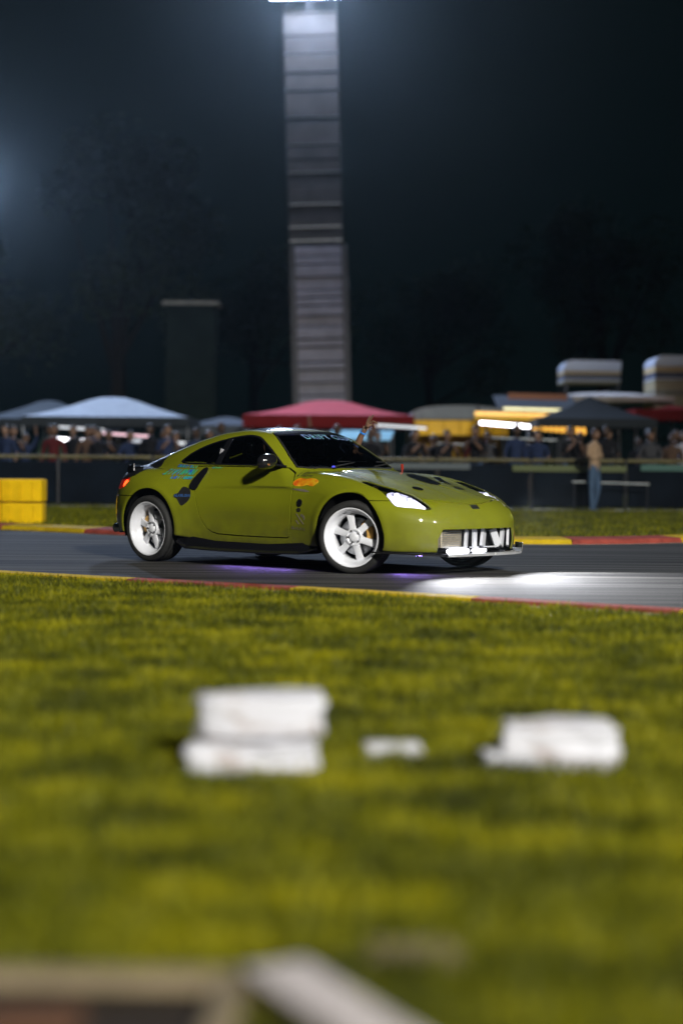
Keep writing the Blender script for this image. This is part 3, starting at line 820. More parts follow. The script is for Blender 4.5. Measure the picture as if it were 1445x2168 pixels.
near_line = smooth_poly([(-26, 33.5), (-14, 24.2), (-7, 18.55), (-2.95, 15.52), (0, 13.57), (2.27, 11.9), (5.5, 9.45), (12, 4.2), (22, -4)], 14, False)
far_line = smooth_poly([(-26, 44), (-12, 30.6), (-4.9, 25.6), (-2.7, 23.8), (0, 22.6), (1.7, 22.15), (3.0, 22.2), (4.4, 23.0), (7.0, 25.4), (12, 31), (24, 46)], 14, False)
m, nt, b = node_mat('asphalt'); tc = nt.nodes.new('ShaderNodeTexCoord')
mp = nt.nodes.new('ShaderNodeMapping'); mp.inputs['Rotation'].default_value = (0, 0, R(35)); mp.inputs['Scale'].default_value = (.10, 3.0, 1)
nt.links.new(tc.outputs['Object'], mp.inputs[0])
n1 = nt.nodes.new('ShaderNodeTexNoise'); n1.inputs['Scale'].default_value = 1.6; n1.inputs['Detail'].default_value = 7; nt.links.new(mp.outputs[0], n1.inputs['Vector'])
n2 = nt.nodes.new('ShaderNodeTexNoise'); n2.inputs['Scale'].default_value = 70; n2.inputs['Detail'].default_value = 4; nt.links.new(tc.outputs['Object'], n2.inputs['Vector'])
mxx = nt.nodes.new('ShaderNodeMath'); mxx.operation = 'MULTIPLY_ADD'; mxx.inputs[1].default_value = .30; nt.links.new(n2.outputs['Fac'], mxx.inputs[0]); nt.links.new(n1.outputs['Fac'], mxx.inputs[2])
r = nt.nodes.new('ShaderNodeValToRGB'); e = r.color_ramp.elements; e[0].position = .50; e[0].color = (.014, .014, .014, 1); e[1].position = .80; e[1].color = (.085, .083, .076, 1)
nt.links.new(mxx.outputs[0], r.inputs[0]); nt.links.new(r.outputs[0], b.inputs['Base Color']); b.inputs['Roughness'].default_value = .8; b.inputs['Specular IOR Level'].default_value = .06
bp = nt.nodes.new('ShaderNodeBump'); bp.inputs['Strength'].default_value = .5; bp.inputs['Distance'].default_value = .012; nt.links.new(n2.outputs['Fac'], bp.inputs['Height']); nt.links.new(bp.outputs[0], b.inputs['Normal'])
asphalt = m
V = [(p[0], p[1], 0) for p in near_line] + [(p[0], p[1], 0) for p in far_line]
def road():
    # both lines are sampled at the same fractions
    def resample(L, n):
        d = np.r_[0, np.cumsum(np.linalg.norm(np.diff(L, axis=0), axis=1))]; t = np.linspace(0, d[-1], n)
        return np.stack([np.interp(t, d, L[:, 0]), np.interp(t, d, L[:, 1])], 1)
    a = resample(near_line, 80); c = resample(far_line, 80)
    V = [(x, y, 0) for x, y in a] + [(x, y, 0) for x, y in c]
    F = [(i, i + 1, 80 + i + 1, 80 + i) for i in range(79)]
    o = mesh_obj('road', V, F, asphalt, smooth=False); o['kind'] = 'structure'
road()

kerb_yellow = mat('yellow_kerb_paint', (.52, .36, .01), .8, 0, .22, 7, .3, 50)
kerb_red = mat('red_kerb_paint', (.27, .055, .04), .8, 0, .25, 7, .3, 50)
concrete = mat('concrete', (.26, .25, .22), .85, 0, .25, 5, .4, 30)
def kerb(name, line, side, seg, phase, w, h, xmin, xmax, first_yellow=True):
    base_o = None
    d = np.r_[0, np.cumsum(np.linalg.norm(np.diff(line, axis=0), axis=1))]
    def at(t):
        p = np.array([np.interp(t, d, line[:, 0]), np.interp(t, d, line[:, 1])]); q = np.array([np.interp(t + .05, d, line[:, 0]), np.interp(t + .05, d, line[:, 1])])
        v = (q - p) / np.linalg.norm(q - p); return p, np.array([-v[1], v[0]]) * side
    t0 = np.interp(xmin, line[:, 0], d); t1 = np.interp(xmax, line[:, 0], d)
    V = []; F = []
    ts = np.arange(t0, t1, .5)
    for t in ts:
        p, n = at(t)
        for o, z in ((-.005, -.01), (-.005, .003), (w + .005, .003), (w + .005, -.01)): V.append((*(p + n * o), z))
    for i in range(len(ts) - 1):
        for j in range(3): F.append((4*i+j, 4*i+j+1, 4*i+j+5, 4*i+j+4))
    base_o = mesh_obj(name, V, F, concrete, smooth=False); base_o['kind'] = 'structure'
    tph = np.interp(phase, line[:, 0], d); k0 = int((t0 - tph) / seg) - 1
    k = k0
    while tph + k * seg < t1:
        a = tph + k * seg + .006; b_ = tph + (k + 1) * seg - .006
        rows = []; bm = bmesh.new()
        for t in np.linspace(a, b_, 5):
            p, n = at(t)
            rows.append([bm.verts.new((*(p + n * o), z)) for o, z in ((0, .004), (.0, .35 * h), (.03, .75 * h), (w * .55, h), (w, h * .8), (w, .004))])
        for i in range(4):
            for j in range(5): bm.faces.new((rows[i][j], rows[i][j+1], rows[i+1][j+1], rows[i+1][j]))
        bm.faces.new(rows[0]); bm.faces.new(rows[-1]); bmesh.ops.recalc_face_normals(bm, faces=bm.faces)
        bm_obj('kerb_block', bm, kerb_yellow if (k % 2 == 0) == first_yellow else kerb_red, base_o)
        k += 1
kerb('near_kerb', near_line, -1, 1.6, -1.58, .27, .035, -9, 7, False)
kerb('far_kerb', far_line, 1, 1.73, 2.85, .70, .085, -13, 11, False)

# grass: upright blades on the two verges
def clump(name, n, rad, hmin, hmax, wid, seed):
    rnd = random.Random(seed); V = []; F = []
    for i in range(n):
        a = rnd.uniform(0, math.tau); r = rad * math.sqrt(rnd.random()); x, y = r * math.cos(a), r * math.sin(a)
        h = rnd.uniform(hmin, hmax); f = rnd.uniform(0, math.tau); w_ = wid * rnd.uniform(.7, 1.3)
        lx, ly = math.cos(f), math.sin(f); bx, by = rnd.gauss(0, .35) * h, rnd.gauss(0, .35) * h
        b0 = len(V)
        V += [(x - lx*w_, y - ly*w_, 0), (x + lx*w_, y + ly*w_, 0), (x + bx*.4 + lx*w_*.8, y + by*.4 + ly*w_*.8, h*.55), (x + bx*.4 - lx*w_*.8, y + by*.4 - ly*w_*.8, h*.55), (x + bx, y + by, h)]
        F += [(b0, b0+1, b0+2, b0+3), (b0+3, b0+2, b0+4)]
    return V, F
def grass_mat(name, cols, k=1.0):
    m, nt, b = node_mat(name); b.inputs['Roughness'].default_value = .6; b.inputs['Specular IOR Level'].default_value = .25
    geo = nt.nodes.new('ShaderNodeNewGeometry')
    mp = nt.nodes.new('ShaderNodeMapping'); mp.inputs['Scale'].default_value = (.55, 1.1, .0); mp.inputs['Rotation'].default_value = (0, 0, R(4)); nt.links.new(geo.outputs['Position'], mp.inputs[0])
    n = nt.nodes.new('ShaderNodeTexNoise'); n.inputs['Scale'].default_value = 3.2; n.inputs['Detail'].default_value = 7; n.inputs['Roughness'].default_value = .66
    nt.links.new(mp.outputs[0], n.inputs['Vector'])
    r = nt.nodes.new('ShaderNodeValToRGB'); e = r.color_ramp.elements
    e[0].position = .38; e[0].color = (*cols[0], 1); e[1].position = .64; e[1].color = (*cols[-1], 1); q = e.new(.5); q.color = (*cols[1], 1)
    n3 = nt.nodes.new('ShaderNodeTexNoise'); n3.inputs['Scale'].default_value = 45; nt.links.new(geo.outputs['Position'], n3.inputs['Vector'])
    ma = nt.nodes.new('ShaderNodeMath'); ma.operation = 'MULTIPLY_ADD'; ma.inputs[1].default_value = .5; ma.inputs[2].default_value = -.25
    nt.links.new(n3.outputs['Fac'], ma.inputs[0]); ad = nt.nodes.new('ShaderNodeMath'); nt.links.new(ma.outputs[0], ad.inputs[0]); nt.links.new(n.outputs['Fac'], ad.inputs[1])
    nt.links.new(ad.outputs[0], r.inputs[0]); nt.links.new(r.outputs[0], b.inputs['Base Color'])
    tr = nt.nodes.new('ShaderNodeBsdfTranslucent'); nt.links.new(r.outputs[0], tr.inputs[0]); mx = nt.nodes.new('ShaderNodeMixShader'); mx.inputs[0].default_value = .3
    nt.links.new(b.outputs[0], mx.inputs[1]); nt.links.new(tr.outputs[0], mx.inputs[2]); nt.links.new(mx.outputs[0], nt.nodes['Material Output'].inputs[0])
    return m
blade = grass_mat('grass_blades', [(.016, .022, .001), (.098, .108, .0015), (.30, .275, .002)])
def grass_field(name, V, F, dens, clump_vf, seed):
    cl = bpy.data.meshes.new('grass_clump'); cl.from_pydata(clump_vf[0], [], clump_vf[1]); cl.materials.append(blade)
    o = mesh_obj(name, V, F, soil, smooth=False); o['kind'] = 'stuff'
    ng = bpy.data.node_groups.new(name + '_nodes', 'GeometryNodeTree')
    ng.interface.new_socket('Geometry', in_out='INPUT', socket_type='NodeSocketGeometry'); ng.interface.new_socket('Geometry', in_out='OUTPUT', socket_type='NodeSocketGeometry')
    N = ng.nodes; gi = N.new('NodeGroupInput'); go = N.new('NodeGroupOutput')
    dp = N.new('GeometryNodeDistributePointsOnFaces'); dp.inputs['Density'].default_value = dens; dp.inputs['Seed'].default_value = seed
    src = bpy.data.objects.new('grass_clump_source', cl)
    oi = N.new('GeometryNodeObjectInfo'); oi.inputs['Object'].default_value = src; oi.inputs['As Instance'].default_value = True
    ip = N.new('GeometryNodeInstanceOnPoints'); rv = N.new('FunctionNodeRandomValue'); rv.data_type = 'FLOAT_VECTOR'
    rv.inputs[0].default_value = (-.1, -.1, 0); rv.inputs[1].default_value = (.1, .1, 6.28)
    rs = N.new('FunctionNodeRandomValue'); rs.inputs[2].default_value = .6; rs.inputs[3].default_value = 1.45
    jn = N.new('GeometryNodeJoinGeometry'); K = ng.links
    K.new(gi.outputs[0], dp.inputs[0]); K.new(dp.outputs[0], ip.inputs['Points']); K.new(oi.outputs['Geometry'], ip.inputs['Instance'])
    K.new(rv.outputs[0], ip.inputs['Rotation']); K.new(rs.outputs[1], ip.inputs['Scale']); K.new(gi.outputs[0], jn.inputs[0]); K.new(ip.outputs[0], jn.inputs[0]); K.new(jn.outputs[0], go.inputs[0])
    md = o.modifiers.new('grass', 'NODES'); md.node_group = ng
    return o
def strip_poly2(line, side, off, far, xmin, xmax, z):
    pts = [p for p in line if xmin <= p[0] <= xmax]; V = []; F = []
    return pts
# near verge: between the camera and the near kerb
pts = [p for p in near_line if -6 <= p[0] <= 4.6]
V = []; F = []
for i, p in enumerate(pts):
    V.append((p[0] - .22, p[1] - .42, -.006)); V.append((p[0] * .28, 3.36, -.006))
for i in range(len(pts) - 1): F.append((2*i, 2*i+1, 2*i+3, 2*i+2))
k = len(V); V += [(-.10, 2.2, -.006), (1.6, 2.2, -.006), (1.6, 3.37, -.006), (-.10, 3.37, -.006)]; F.append((k, k+1, k+2, k+3))
grass_field('grass', V, F, 330, clump('c', 26, .085, .022, .060, .0022, 3), 1)
pts = [p for p in far_line if -13 <= p[0] <= 12]
V = []; F = []
for i, p in enumerate(pts):
    V.append((p[0], p[1] + .85, -.006)); V.append((p[0] * 1.15, 46, -.006))
for i in range(len(pts) - 1): F.append((2*i, 2*i+1, 2*i+3, 2*i+2))
grass_field('grass', V, F, 28, clump('d', 30, .22, .03, .09, .006, 5), 2)
# ------------------------------------------------------------------ light towers
tower_dark = mat('weathered_concrete', (.075, .068, .063), .8, 0, .25, 1.5, .3, 20)
tower_pale = mat('brightened_panel', (.26, .25, .29), .6, 0, .18, 2.0, .2, 20)  # paler colour stands in for the light on the lower section
tower_joint = mat('tower_core', (.05, .05, .055), .8)
lamp_face = mat('flood_lamp_face', (.9, .95, 1), .3, emit=(.80, .88, 1.0), estr=260)
dark_metal = mat('dark_metal', (.05, .05, .055), .5, .6, .2, 8)
tw = empty('light_tower', (-.56, 60, 0), 0); tw.rotation_euler = (0, R(-2.0), 0)
tag(tw, 'tall grey light tower of stacked panels rising behind the red tent', 'light tower')
bm = bmesh.new(); box(bm, (0, .05, 4.0), (1.55, .9, 8.0)); box(bm, (-.05, .05, 12.2), (1.35, .8, 8.4)); bm_obj('tower_core', bm, tower_joint, tw)
rnd = random.Random(4)
z = .3
while z < 8.2:
    hgt = rnd.choice([.26, .34, .42, .5]); hgt = min(hgt, 8.3 - z)
    if hgt < .12: break
    bm = bmesh.new(); box(bm, (0, rnd.uniform(-.02, .03), z + hgt / 2), (1.92 + rnd.uniform(-.04, .03), 1.2, hgt - rnd.uniform(.03, .07)), 0, 0, 0, .015)
    bm_obj('tower_panel', bm, tower_pale, tw); z += hgt
for s in (-1, 1):
    bm = bmesh.new(); box(bm, (s * .86, -.62, 4.25), (.20, .06, 8.0)); bm_obj('corner_post', bm, dark_metal, tw)
z = 8.36
while z < 16.0:
    hgt = rnd.choice([.45, .6, .75, .9])
    bm = bmesh.new(); box(bm, (-.06, rnd.uniform(-.015, .02), z + hgt / 2), (1.77, 1.05, hgt - rnd.uniform(.015, .04)), 0, 0, 0, .015)
    bm_obj('tower_panel', bm, tower_dark, tw)
    if rnd.random() < .55:
        bm = bmesh.new(); box(bm, (-.06, -.535, z + .03), (1.72, .03, .035)); bm_obj('tower_rung', bm, steel, tw)
    z += hgt
for k in range(4):
    hd = empty('flood_lamp', (-.06 + (k - 1.5) * .68, -1.0, 16.48), 0, tw)
    bm = bmesh.new(); box(bm, (0, 0, 0), (.6, .3, .5), 0, R(25), 0, .03); bm_obj('lamp_body', bm, dark_metal, hd)
    bm = bmesh.new(); box(bm, (0, -.16, -.07), (.52, .02, .42), 0, R(25)); bm_obj('lamp_face', bm, lamp_face, hd)
bm = bmesh.new(); box(bm, (-.06, -.80, 16.84), (3.2, .1, .1)); bm_obj('cross_arm', bm, dark_metal, tw)
def mast(loc, hgt, face, label, n=4, r=.16, spread=.7):
    t = empty('flood_mast', loc); tag(t, label, 'light mast')
    bm = bmesh.new(); tube(bm, (0, 0, 0), (0, 0, hgt), r, r * .6, 16); bm_obj('pole', bm, dark_metal, t, True)
    a = math.atan2(face[1] - loc[1], face[0] - loc[0]) + math.pi / 2
    for k in range(n):
        hd = empty('flood_lamp', (math.cos(a) * (k - (n-1)/2) * spread, math.sin(a) * (k - (n-1)/2) * spread, hgt + .1), a, t)
        bm = bmesh.new(); box(bm, (0, 0, 0), (.55, .25, .45), 0, R(25), 0, .03); bm_obj('lamp_body', bm, dark_metal, hd)
        bm = bmesh.new(); box(bm, (0, -.135, -.06), (.48, .02, .38), 0, R(25)); bm_obj('lamp_face', bm, lamp_face, hd)
    bm = bmesh.new(); tube(bm, (math.cos(a) * n * spread * .5, math.sin(a) * n * spread * .5, hgt), (-math.cos(a) * n * spread * .5, -math.sin(a) * n * spread * .5, hgt), .05, .05, 8); bm_obj('cross_arm', bm, dark_metal, t)
    return t
mast((-11.5, 55.0, 0), 9.7, (0, 10), 'flood mast at the edge of the field beside the tall tree', 2)
mast((13.7, -22.4, 0), 17.3, (0, 14), 'flood mast behind the grass verge facing the track', 6)
pl = empty('concrete_pillar', (-5.2, 62, 0)); tag(pl, 'dim square concrete pillar standing between the white tent and the tower', 'pillar')
bm = bmesh.new(); box(bm, (0, 0, 3.2), (1.7, 1.2, 6.4), 0, 0, 0, .04); bm_obj('shaft', bm, mat('dimmed_concrete', (.010, .016, .013), .9, 0, .3, 2, .3, 10), pl)  # dimness put into the shaft colour so the pillar stays faint
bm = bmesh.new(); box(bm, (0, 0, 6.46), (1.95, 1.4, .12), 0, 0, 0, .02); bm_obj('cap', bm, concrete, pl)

# ------------------------------------------------------------------ tents, stands, booths
def fabric(name, col, emit=0):
    return mat(name, col, .75, 0, .10, 3, .25, 12)
def tent(loc, w, d, eave, peak, m, label, rz=0, valance=.22, top=.12, group=None, name='gazebo_tent', vm=None):
    t = empty(name, loc, rz); tag(t, label, 'tent', group)
    n = 14; V = []; F = []
    # canopy: a pyramid whose sides sag a little, as a grid
    for i in range(n + 1):
        for j in range(n + 1):
            u = i / n * 2 - 1; v = j / n * 2 - 1; q = max(abs(u), abs(v)); r_ = min(q / 1.0, 1)
            zz = eave + (peak - eave) * ((1 - r_) ** 1.15 if r_ > top else (1 - top) ** 1.15)
            V.append((u * w / 2, v * d / 2, zz - .05 * math.sin(math.pi * r_) * (1 - abs(abs(u) - abs(v)))))
    for i in range(n):
        for j in range(n): F.append((i*(n+1)+j, (i+1)*(n+1)+j, (i+1)*(n+1)+j+1, i*(n+1)+j+1))
    o = mesh_obj('canopy', V, F, m, t, False); sd = o.modifiers.new('thick', 'SOLIDIFY'); sd.thickness = .01
    for (cx, cy, sx, sy) in ((0, -d/2, w, .012), (0, d/2, w, .012), (-w/2, 0, .012, d), (w/2, 0, .012, d)):
        bm = bmesh.new(); box(bm, (cx * 1.003, cy * 1.003, eave - valance / 2), (sx, sy, valance)); bm_obj('valance', bm, vm or m, t)
    for sx in (-1, 1):
        for sy in (-1, 1):
            bm = bmesh.new(); tube(bm, (sx * (w/2 - .04), sy * (d/2 - .04), 0), (sx * (w/2 - .04), sy * (d/2 - .04), eave), .022, .022, 8); bm_obj('leg', bm, steel, t)
    return t
f_white = fabric('white_canvas', (.30, .33, .37)); f_red = fabric('red_canvas', (.42, .075, .09)); f_dark = fabric('dark_canvas', (.03, .035, .04)); f_darkred = fabric('dark_red_canvas', (.16, .012, .012))
f_grey = fabric('grey_canvas', (.08, .09, .105)); f_cyan = fabric('pale_blue_canvas', (.28, .50, .58))
tent((-6.35, 50, 0), 4.5, 3.6, 2.22, 2.98, f_white, 'white gazebo tent with a dark skirt at the fence', 0, .26, .20, vm=f_dark)
tent((-8.7, 53.5, 0), 3.8, 3.0, 2.25, 2.92, f_dark, 'dark gazebo tent just behind the white gazebo tent', 0, .3)
tent((-.38, 52, 0), 4.75, 4.0, 2.36, 3.0, f_red, 'red gazebo tent with a dark red skirt below the tower', 0, .34, .22, vm=f_darkred)
tent((-3.6, 56, 0), 3.4, 3.0, 2.15, 2.5, f_grey, 'low grey gazebo tent between the white and the red tent', 0, .3)
tent((6.25, 45.5, 0), 2.9, 3.0, 2.16, 2.80, f_dark, 'dark pointed gazebo tent in front of the striped booth', 0, .22, .05)
tent((9.2, 50, 0), 2.6, 3.0, 2.55, 2.72, f_darkred, 'dark red gazebo tent in front of the tall booth', 0, .3)
tent((7.6, 52, 0), 3.5, 2.6, 2.98, 3.30, fabric('cream_canvas', (.60, .55, .52)), 'wide cream canopy roof under the striped booth', 0, .14, .45)
tent((1.9, 55, 0), 2.2, 2.2, 2.2, 2.5, f_grey, 'small grey gazebo tent left of the yellow food stand', 0, .2) if False else None
# pale blue awning beside the red tent
aw = empty('awning', (.55, 48, 0)); tag(aw, 'pale blue slanted awning on poles next to the red tent', 'awning')
V = [(-.85, -.6, 1.66), (.72, -.6, 1.64), (.86, .7, 1.92), (-.85, .7, 1.92), (-.85, -.6, 1.64), (.72, -.6, 1.62), (.86, .7, 1.90), (-.85, .7, 1.90)]
mesh_obj('awning_cloth', V, [(0, 1, 2, 3), (7, 6, 5, 4), (0, 4, 5, 1), (1, 5, 6, 2), (2, 6, 7, 3), (3, 7, 4, 0)], f_cyan, aw, False)
for x, y, zt in ((-.82, -.57, 1.62), (.70, -.57, 1.61), (.82, .67, 1.9), (-.82, .67, 1.9)):
    bm = bmesh.new(); tube(bm, (x, y, 0), (x, y, zt), .02, .02, 8); bm_obj('leg', bm, steel, aw)

# food stand: white domed roof over a lit yellow body
yellow_lit = mat('lit_yellow_panel', (.70, .42, .02), .6, 0, .2, 3, emit=(.95, .50, .02), estr=.22)
amber_lit = mat('warm_sign_glow', (.9, .6, .2), .5, emit=(1, .55, .12), estr=1.3)
cream_lit = mat('cream_light_glow', (.9, .9, .6), .5, emit=(1, .92, .50), estr=1.1)
tube_white = mat('tube_lamp_glow', (1, 1, 1), .3, emit=(.95, .93, 1.0), estr=9)
tube_dim = mat('dim_tube_glow', (1, 1, 1), .3, emit=(.75, .8, .9), estr=.9)
tube_pink = mat('pink_tube_glow', (1, .8, .9), .3, emit=(1.0, .60, .70), estr=1.5)
fs = empty('food_stand', (3.35, 52, 0)); tag(fs, 'yellow food stand with a white domed roof and counter', 'food stand')
V = []; F = []; n = 14
for i in range(n + 1):
    t = math.pi * i / n; x = -1.42 * math.cos(t) * (1 if abs(math.cos(t)) > 0 else 1); zz = 2.30 + .40 * math.sin(t) ** .55
    V += [(x, -.9, zz), (x, .9, zz)]
for i in range(n): F.append((2*i, 2*i+1, 2*i+3, 2*i+2))
F += [tuple(2*i for i in range(n + 1)), tuple(2*i+1 for i in reversed(range(n + 1)))]
mesh_obj('roof', V, F, f_white, fs, False)
for k in range(6):
    bm = bmesh.new(); box(bm, (-1.15 + k * .46, -.80, 2.06), (.44, .05, .42), 0, 0, 0, .01); bm_obj('fascia_panel', bm, yellow_lit, fs)
bm = bmesh.new(); box(bm, (0, .6, 1.15), (2.5, .4, 2.3)); bm_obj('back_wall', bm, mat('dark_yellow_wall', (.30, .18, .02), .8), fs)
bm = bmesh.new(); box(bm, (0, -.7, .55), (2.6, .35, 1.1), 0, 0, 0, .02); bm_obj('counter', bm, mat('dark_counter', (.05, .04, .03), .6), fs)
for x in (-1.25, 1.25):
    bm = bmesh.new(); tube(bm, (x, -.8, 0), (x, -.8, 2.3), .03, .03, 8); bm_obj('post', bm, steel, fs)
# lit snack booth right of it
lb = empty('snack_booth', (4.75, 47.5, 0)); tag(lb, 'snack booth with stacked warm light strips and a sloping grey roof', 'booth')
for x0, x1, zz, hh, m_ in ((-1.30, .95, 2.33, .085, amber_lit), (-.55, 1.00, 2.46, .07, cream_lit), (-1.30, .60, 2.22, .10, yellow_lit)):
    bm = bmesh.new(); box(bm, ((x0 + x1) / 2, -.6, zz), (x1 - x0, .05, hh), 0, 0, R(1.2), .015); bm_obj('light_strip', bm, m_, lb)
bm = bmesh.new(); box(bm, (.35, .2, 2.68), (2.1, 1.5, .05), 0, R(14), 0); bm_obj('roof', bm, f_grey, lb)
bm = bmesh.new(); box(bm, (.35, -.50, 2.80), (1.55, .03, .16), 0, 0, R(1)); bm_obj('roof_sign', bm, mat('brown_board', (.26, .10, .05), .7), lb)
for x in (-1.2, 1.25):
    bm = bmesh.new(); tube(bm, (x, -.5, 0), (x, -.5, 2.6), .03, .03, 8); bm_obj('post', bm, dark_metal, lb)
bm = bmesh.new(); box(bm, (0, -.4, .5), (2.3, .4, 1.0)); bm_obj('counter', bm, mat('brown_counter', (.09, .06, .04), .7), lb)
# tube lamps: each a thing
def tube_lamp(x0, x1, y, z0, z1, m_, label, r=.03, wire=.5):
    t = empty('tube_lamp', ((x0 + x1) / 2, y, (z0 + z1) / 2)); tag(t, label, 'lamp', 'tube lamps under the tents')
    dx, dz = (x1 - x0) / 2, (z1 - z0) / 2
    bm = bmesh.new(); tube(bm, (-dx, 0, -dz), (dx, 0, dz), r, r, 10); bm_obj('tube', bm, m_, t)
    bm = bmesh.new(); box(bm, (0, 0, r + .02), (2 * dx, .06, .03), 0, 0, -math.atan2(dz, dx)); bm_obj('fitting', bm, dark_metal, t)
    for s in (-1, 1):
        bm = bmesh.new(); tube(bm, (s * dx * .8, 0, r + s * dz * .8), (s * dx * .8, 0, r + wire), .004, .004, 4); bm_obj('hanger', bm, dark_metal, t)
tube_lamp(-7.55, -6.30, 47, 1.60, 1.51, tube_white, 'bright white tube lamp hanging under the white gazebo tent', .034, .7)
tube_lamp(-7.55, -6.35, 48, 1.93, 1.85, tube_dim, 'dim white tube lamp above the bright tube lamp', .025, .4)
tube_lamp(-6.30, -5.00, 47.4, 1.76, 1.68, tube_pink, 'pink tube lamp at the right edge of the white tent', .022, .5)
tube_lamp(-5.6, -4.2, 48.2, 1.58, 1.52, tube_dim, 'faint white tube lamp low between the tents', .035, .7)
tube_lamp(3.48, 4.74, 45.5, 2.07, 1.98, tube_white, 'bright white tube lamp in front of the yellow food stand', .036, .4)
tube_lamp(.9, 2.2, 47, 2.02, 1.95, tube_dim, 'dim tube lamp between the red tent and the food stand', .03, .4)
# orange sign of upright bars
sg = empty('bar_sign', (5.5, 45.6, 1.93)); tag(sg, 'small orange lit sign of upright bars under the dark tent', 'sign')
for k in range(10):
    bm = bmesh.new(); box(bm, (-.62 + k * .138, 0, .055 - k * .0115), (.095, .03, .17), 0, 0, R(-6), .01); bm_obj('light_bar', bm, mat('orange_bar_glow', (1, .6, .2), .4, emit=(1, .50, .07), estr=1.5) if k == 0 else bpy.data.materials['orange_bar_glow'], sg)
bm = bmesh.new(); box(bm, (0, .035, 0), (1.5, .03, .24), 0, 0, R(5)); bm_obj('backing', bm, f_dark, sg)
for s in (-1, 1):
    bm = bmesh.new(); tube(bm, (s * .6, .05, .05), (s * .6, .05, -1.93), .018, .018, 6); bm_obj('sign_leg', bm, dark_metal, sg)

# striped booths on legs: rounded roof, clad in horizontal boards
clad_w = mat('white_board', (.66, .68, .76), .5); clad_c = mat('cream_board', (.60, .44, .22), .6); clad_g = mat('grey_board', (.07, .08, .12), .6); clad_k = mat('khaki_board', (.34, .29, .18), .6)
roof_lt = mat('metal_roof', (.58, .61, .70), .45, .2, .08, 3)
def booth(loc, w, d, z0, z1, boards, label):
    t = empty('observation_booth', loc); tag(t, label, 'booth', None)
    hb = (z1 - z0); V = []; F = []; n = 10; rr = .27
    prof = [(-w/2, z1 - rr)] + [(-w/2 + rr * (1 - math.cos(a)), z1 - rr + rr * math.sin(a)) for a in np.linspace(.1, math.pi/2, n)] + [(w/2, z1 - .03), (w/2, z1 - rr)]
    for x, zz in prof: V += [(x, -d/2 - .03, zz), (x, d/2 + .03, zz)]
    k = len(prof)
    for i in range(k - 1): F.append((2*i, 2*i+1, 2*i+3, 2*i+2))
    F += [tuple(2*i for i in range(k)), tuple(2*i+1 for i in reversed(range(k)))]
    mesh_obj('roof', V, F, roof_lt, t, False)
    zz = z1 - rr; total = sum(b[1] for b in boards); sc_ = (zz - z0) / total
    for m_, hh in boards:
        hh *= sc_; bm = bmesh.new(); box(bm, (0, 0, zz - hh / 2), (w - .02, d, hh - .012), 0, 0, 0, .004); bm_obj('wall_board', bm, m_, t); zz -= hh
    for sx in (-1, 1):
        for sy in (-1, 1):
            bm = bmesh.new(); box(bm, (sx * (w/2 - .08), sy * (d/2 - .08), z0 / 2), (.09, .09, z0)); bm_obj('leg', bm, dark_metal, t)
    for z_ in (z0 * .35, z0 * .7):
        bm = bmesh.new(); box(bm, (0, -d/2 + .08, z_), (w - .2, .05, .05)); bm_obj('brace', bm, dark_metal, t)
booth((7.52, 55, 0), 1.72, 1.6, 3.50, 4.20, [(clad_w, .4), (clad_c, .7), (clad_g, .8), (clad_w, .35), (clad_k, .5)], 'striped white and cream booth raised on legs, the smaller of the two')
booth((9.75, 52, 0), 1.8, 1.8, 2.55, 4.17, [(clad_w, .3), (clad_c, 1.0), (clad_g, 1.0), (clad_w, .25), (clad_k, 1), (clad_c, .25), (clad_k, 1), (clad_g, .25), (clad_k, 1), (clad_c, .2), (clad_k, 1.1), (clad_k, 1)], 'tall striped cream and khaki booth at the edge of the crowd')

# ------------------------------------------------------------------ fence and barriers
cloth_navy = mat('navy_fence_cloth', (.005, .008, .013), .85, 0, .35, 1.5, .3, 8)
rail_pale = mat('galvanised_rail', (.28, .30, .31), .4, .6)
rail_olive = mat('olive_top_rail', (.13, .11, .04), .6, 0, .3, 3)
cloth_pale = mat('pale_banner_cloth', (.12, .14, .15), .8)
fn = empty('crowd_fence', (0, 38, 0)); tag(fn, 'long low crowd fence hung with navy cloth along the far grass', 'fence')
k = 0
for i in range(-5, 6):
    x = i * 2.0
    bm = bmesh.new(); tube(bm, (x, 0, 0), (x, 0, 1.10), .03, .03, 8); bm_obj('fence_post', bm, dark_metal, fn)
    if i < 5:
        xc = x + 1.0
        bm = bmesh.new(); box(bm, (xc, 0, .56), (1.90, .03, .88), 0, 0, 0, .01)
        bm_obj('fence_panel', bm, cloth_pale if i in (0,) and False else cloth_navy, fn)
        bm = bmesh.new(); tube(bm, (x + .03, 0, 1.10), (x + 1.97, 0, 1.10), .035, .035, 8); bm_obj('top_rail', bm, rail_olive, fn)
        bm = bmesh.new(); tube(bm, (x + .03, -.03, .06), (x + 1.97, -.03, .06), .018, .018, 6); bm_obj('bottom_rail', bm, rail_pale, fn)
for x0, x1, zz, m_ in ((.55, 2.7, .96, cloth_pale), (3.6, 6.0, .93, mat('pale_green_banner', (.12, .14, .07), .8)), (6.3, 8.4, .96, mat('mint_banner', (.08, .15, .13), .8))):
    b_ = empty('banner', ((x0 + x1) / 2, 37.9, zz)); tag(b_, {0.55: 'pale grey cloth banner tied to the fence beyond the hood', 3.6: 'pale green cloth banner tied to the fence by the man in jeans', 6.3: 'mint cloth banner tied to the fence farthest along'}[x0], 'banner')
    bm = bmesh.new(); box(bm, (0, 0, 0), (x1 - x0, .02, .13)); bm_obj('banner_cloth', bm, m_, b_)
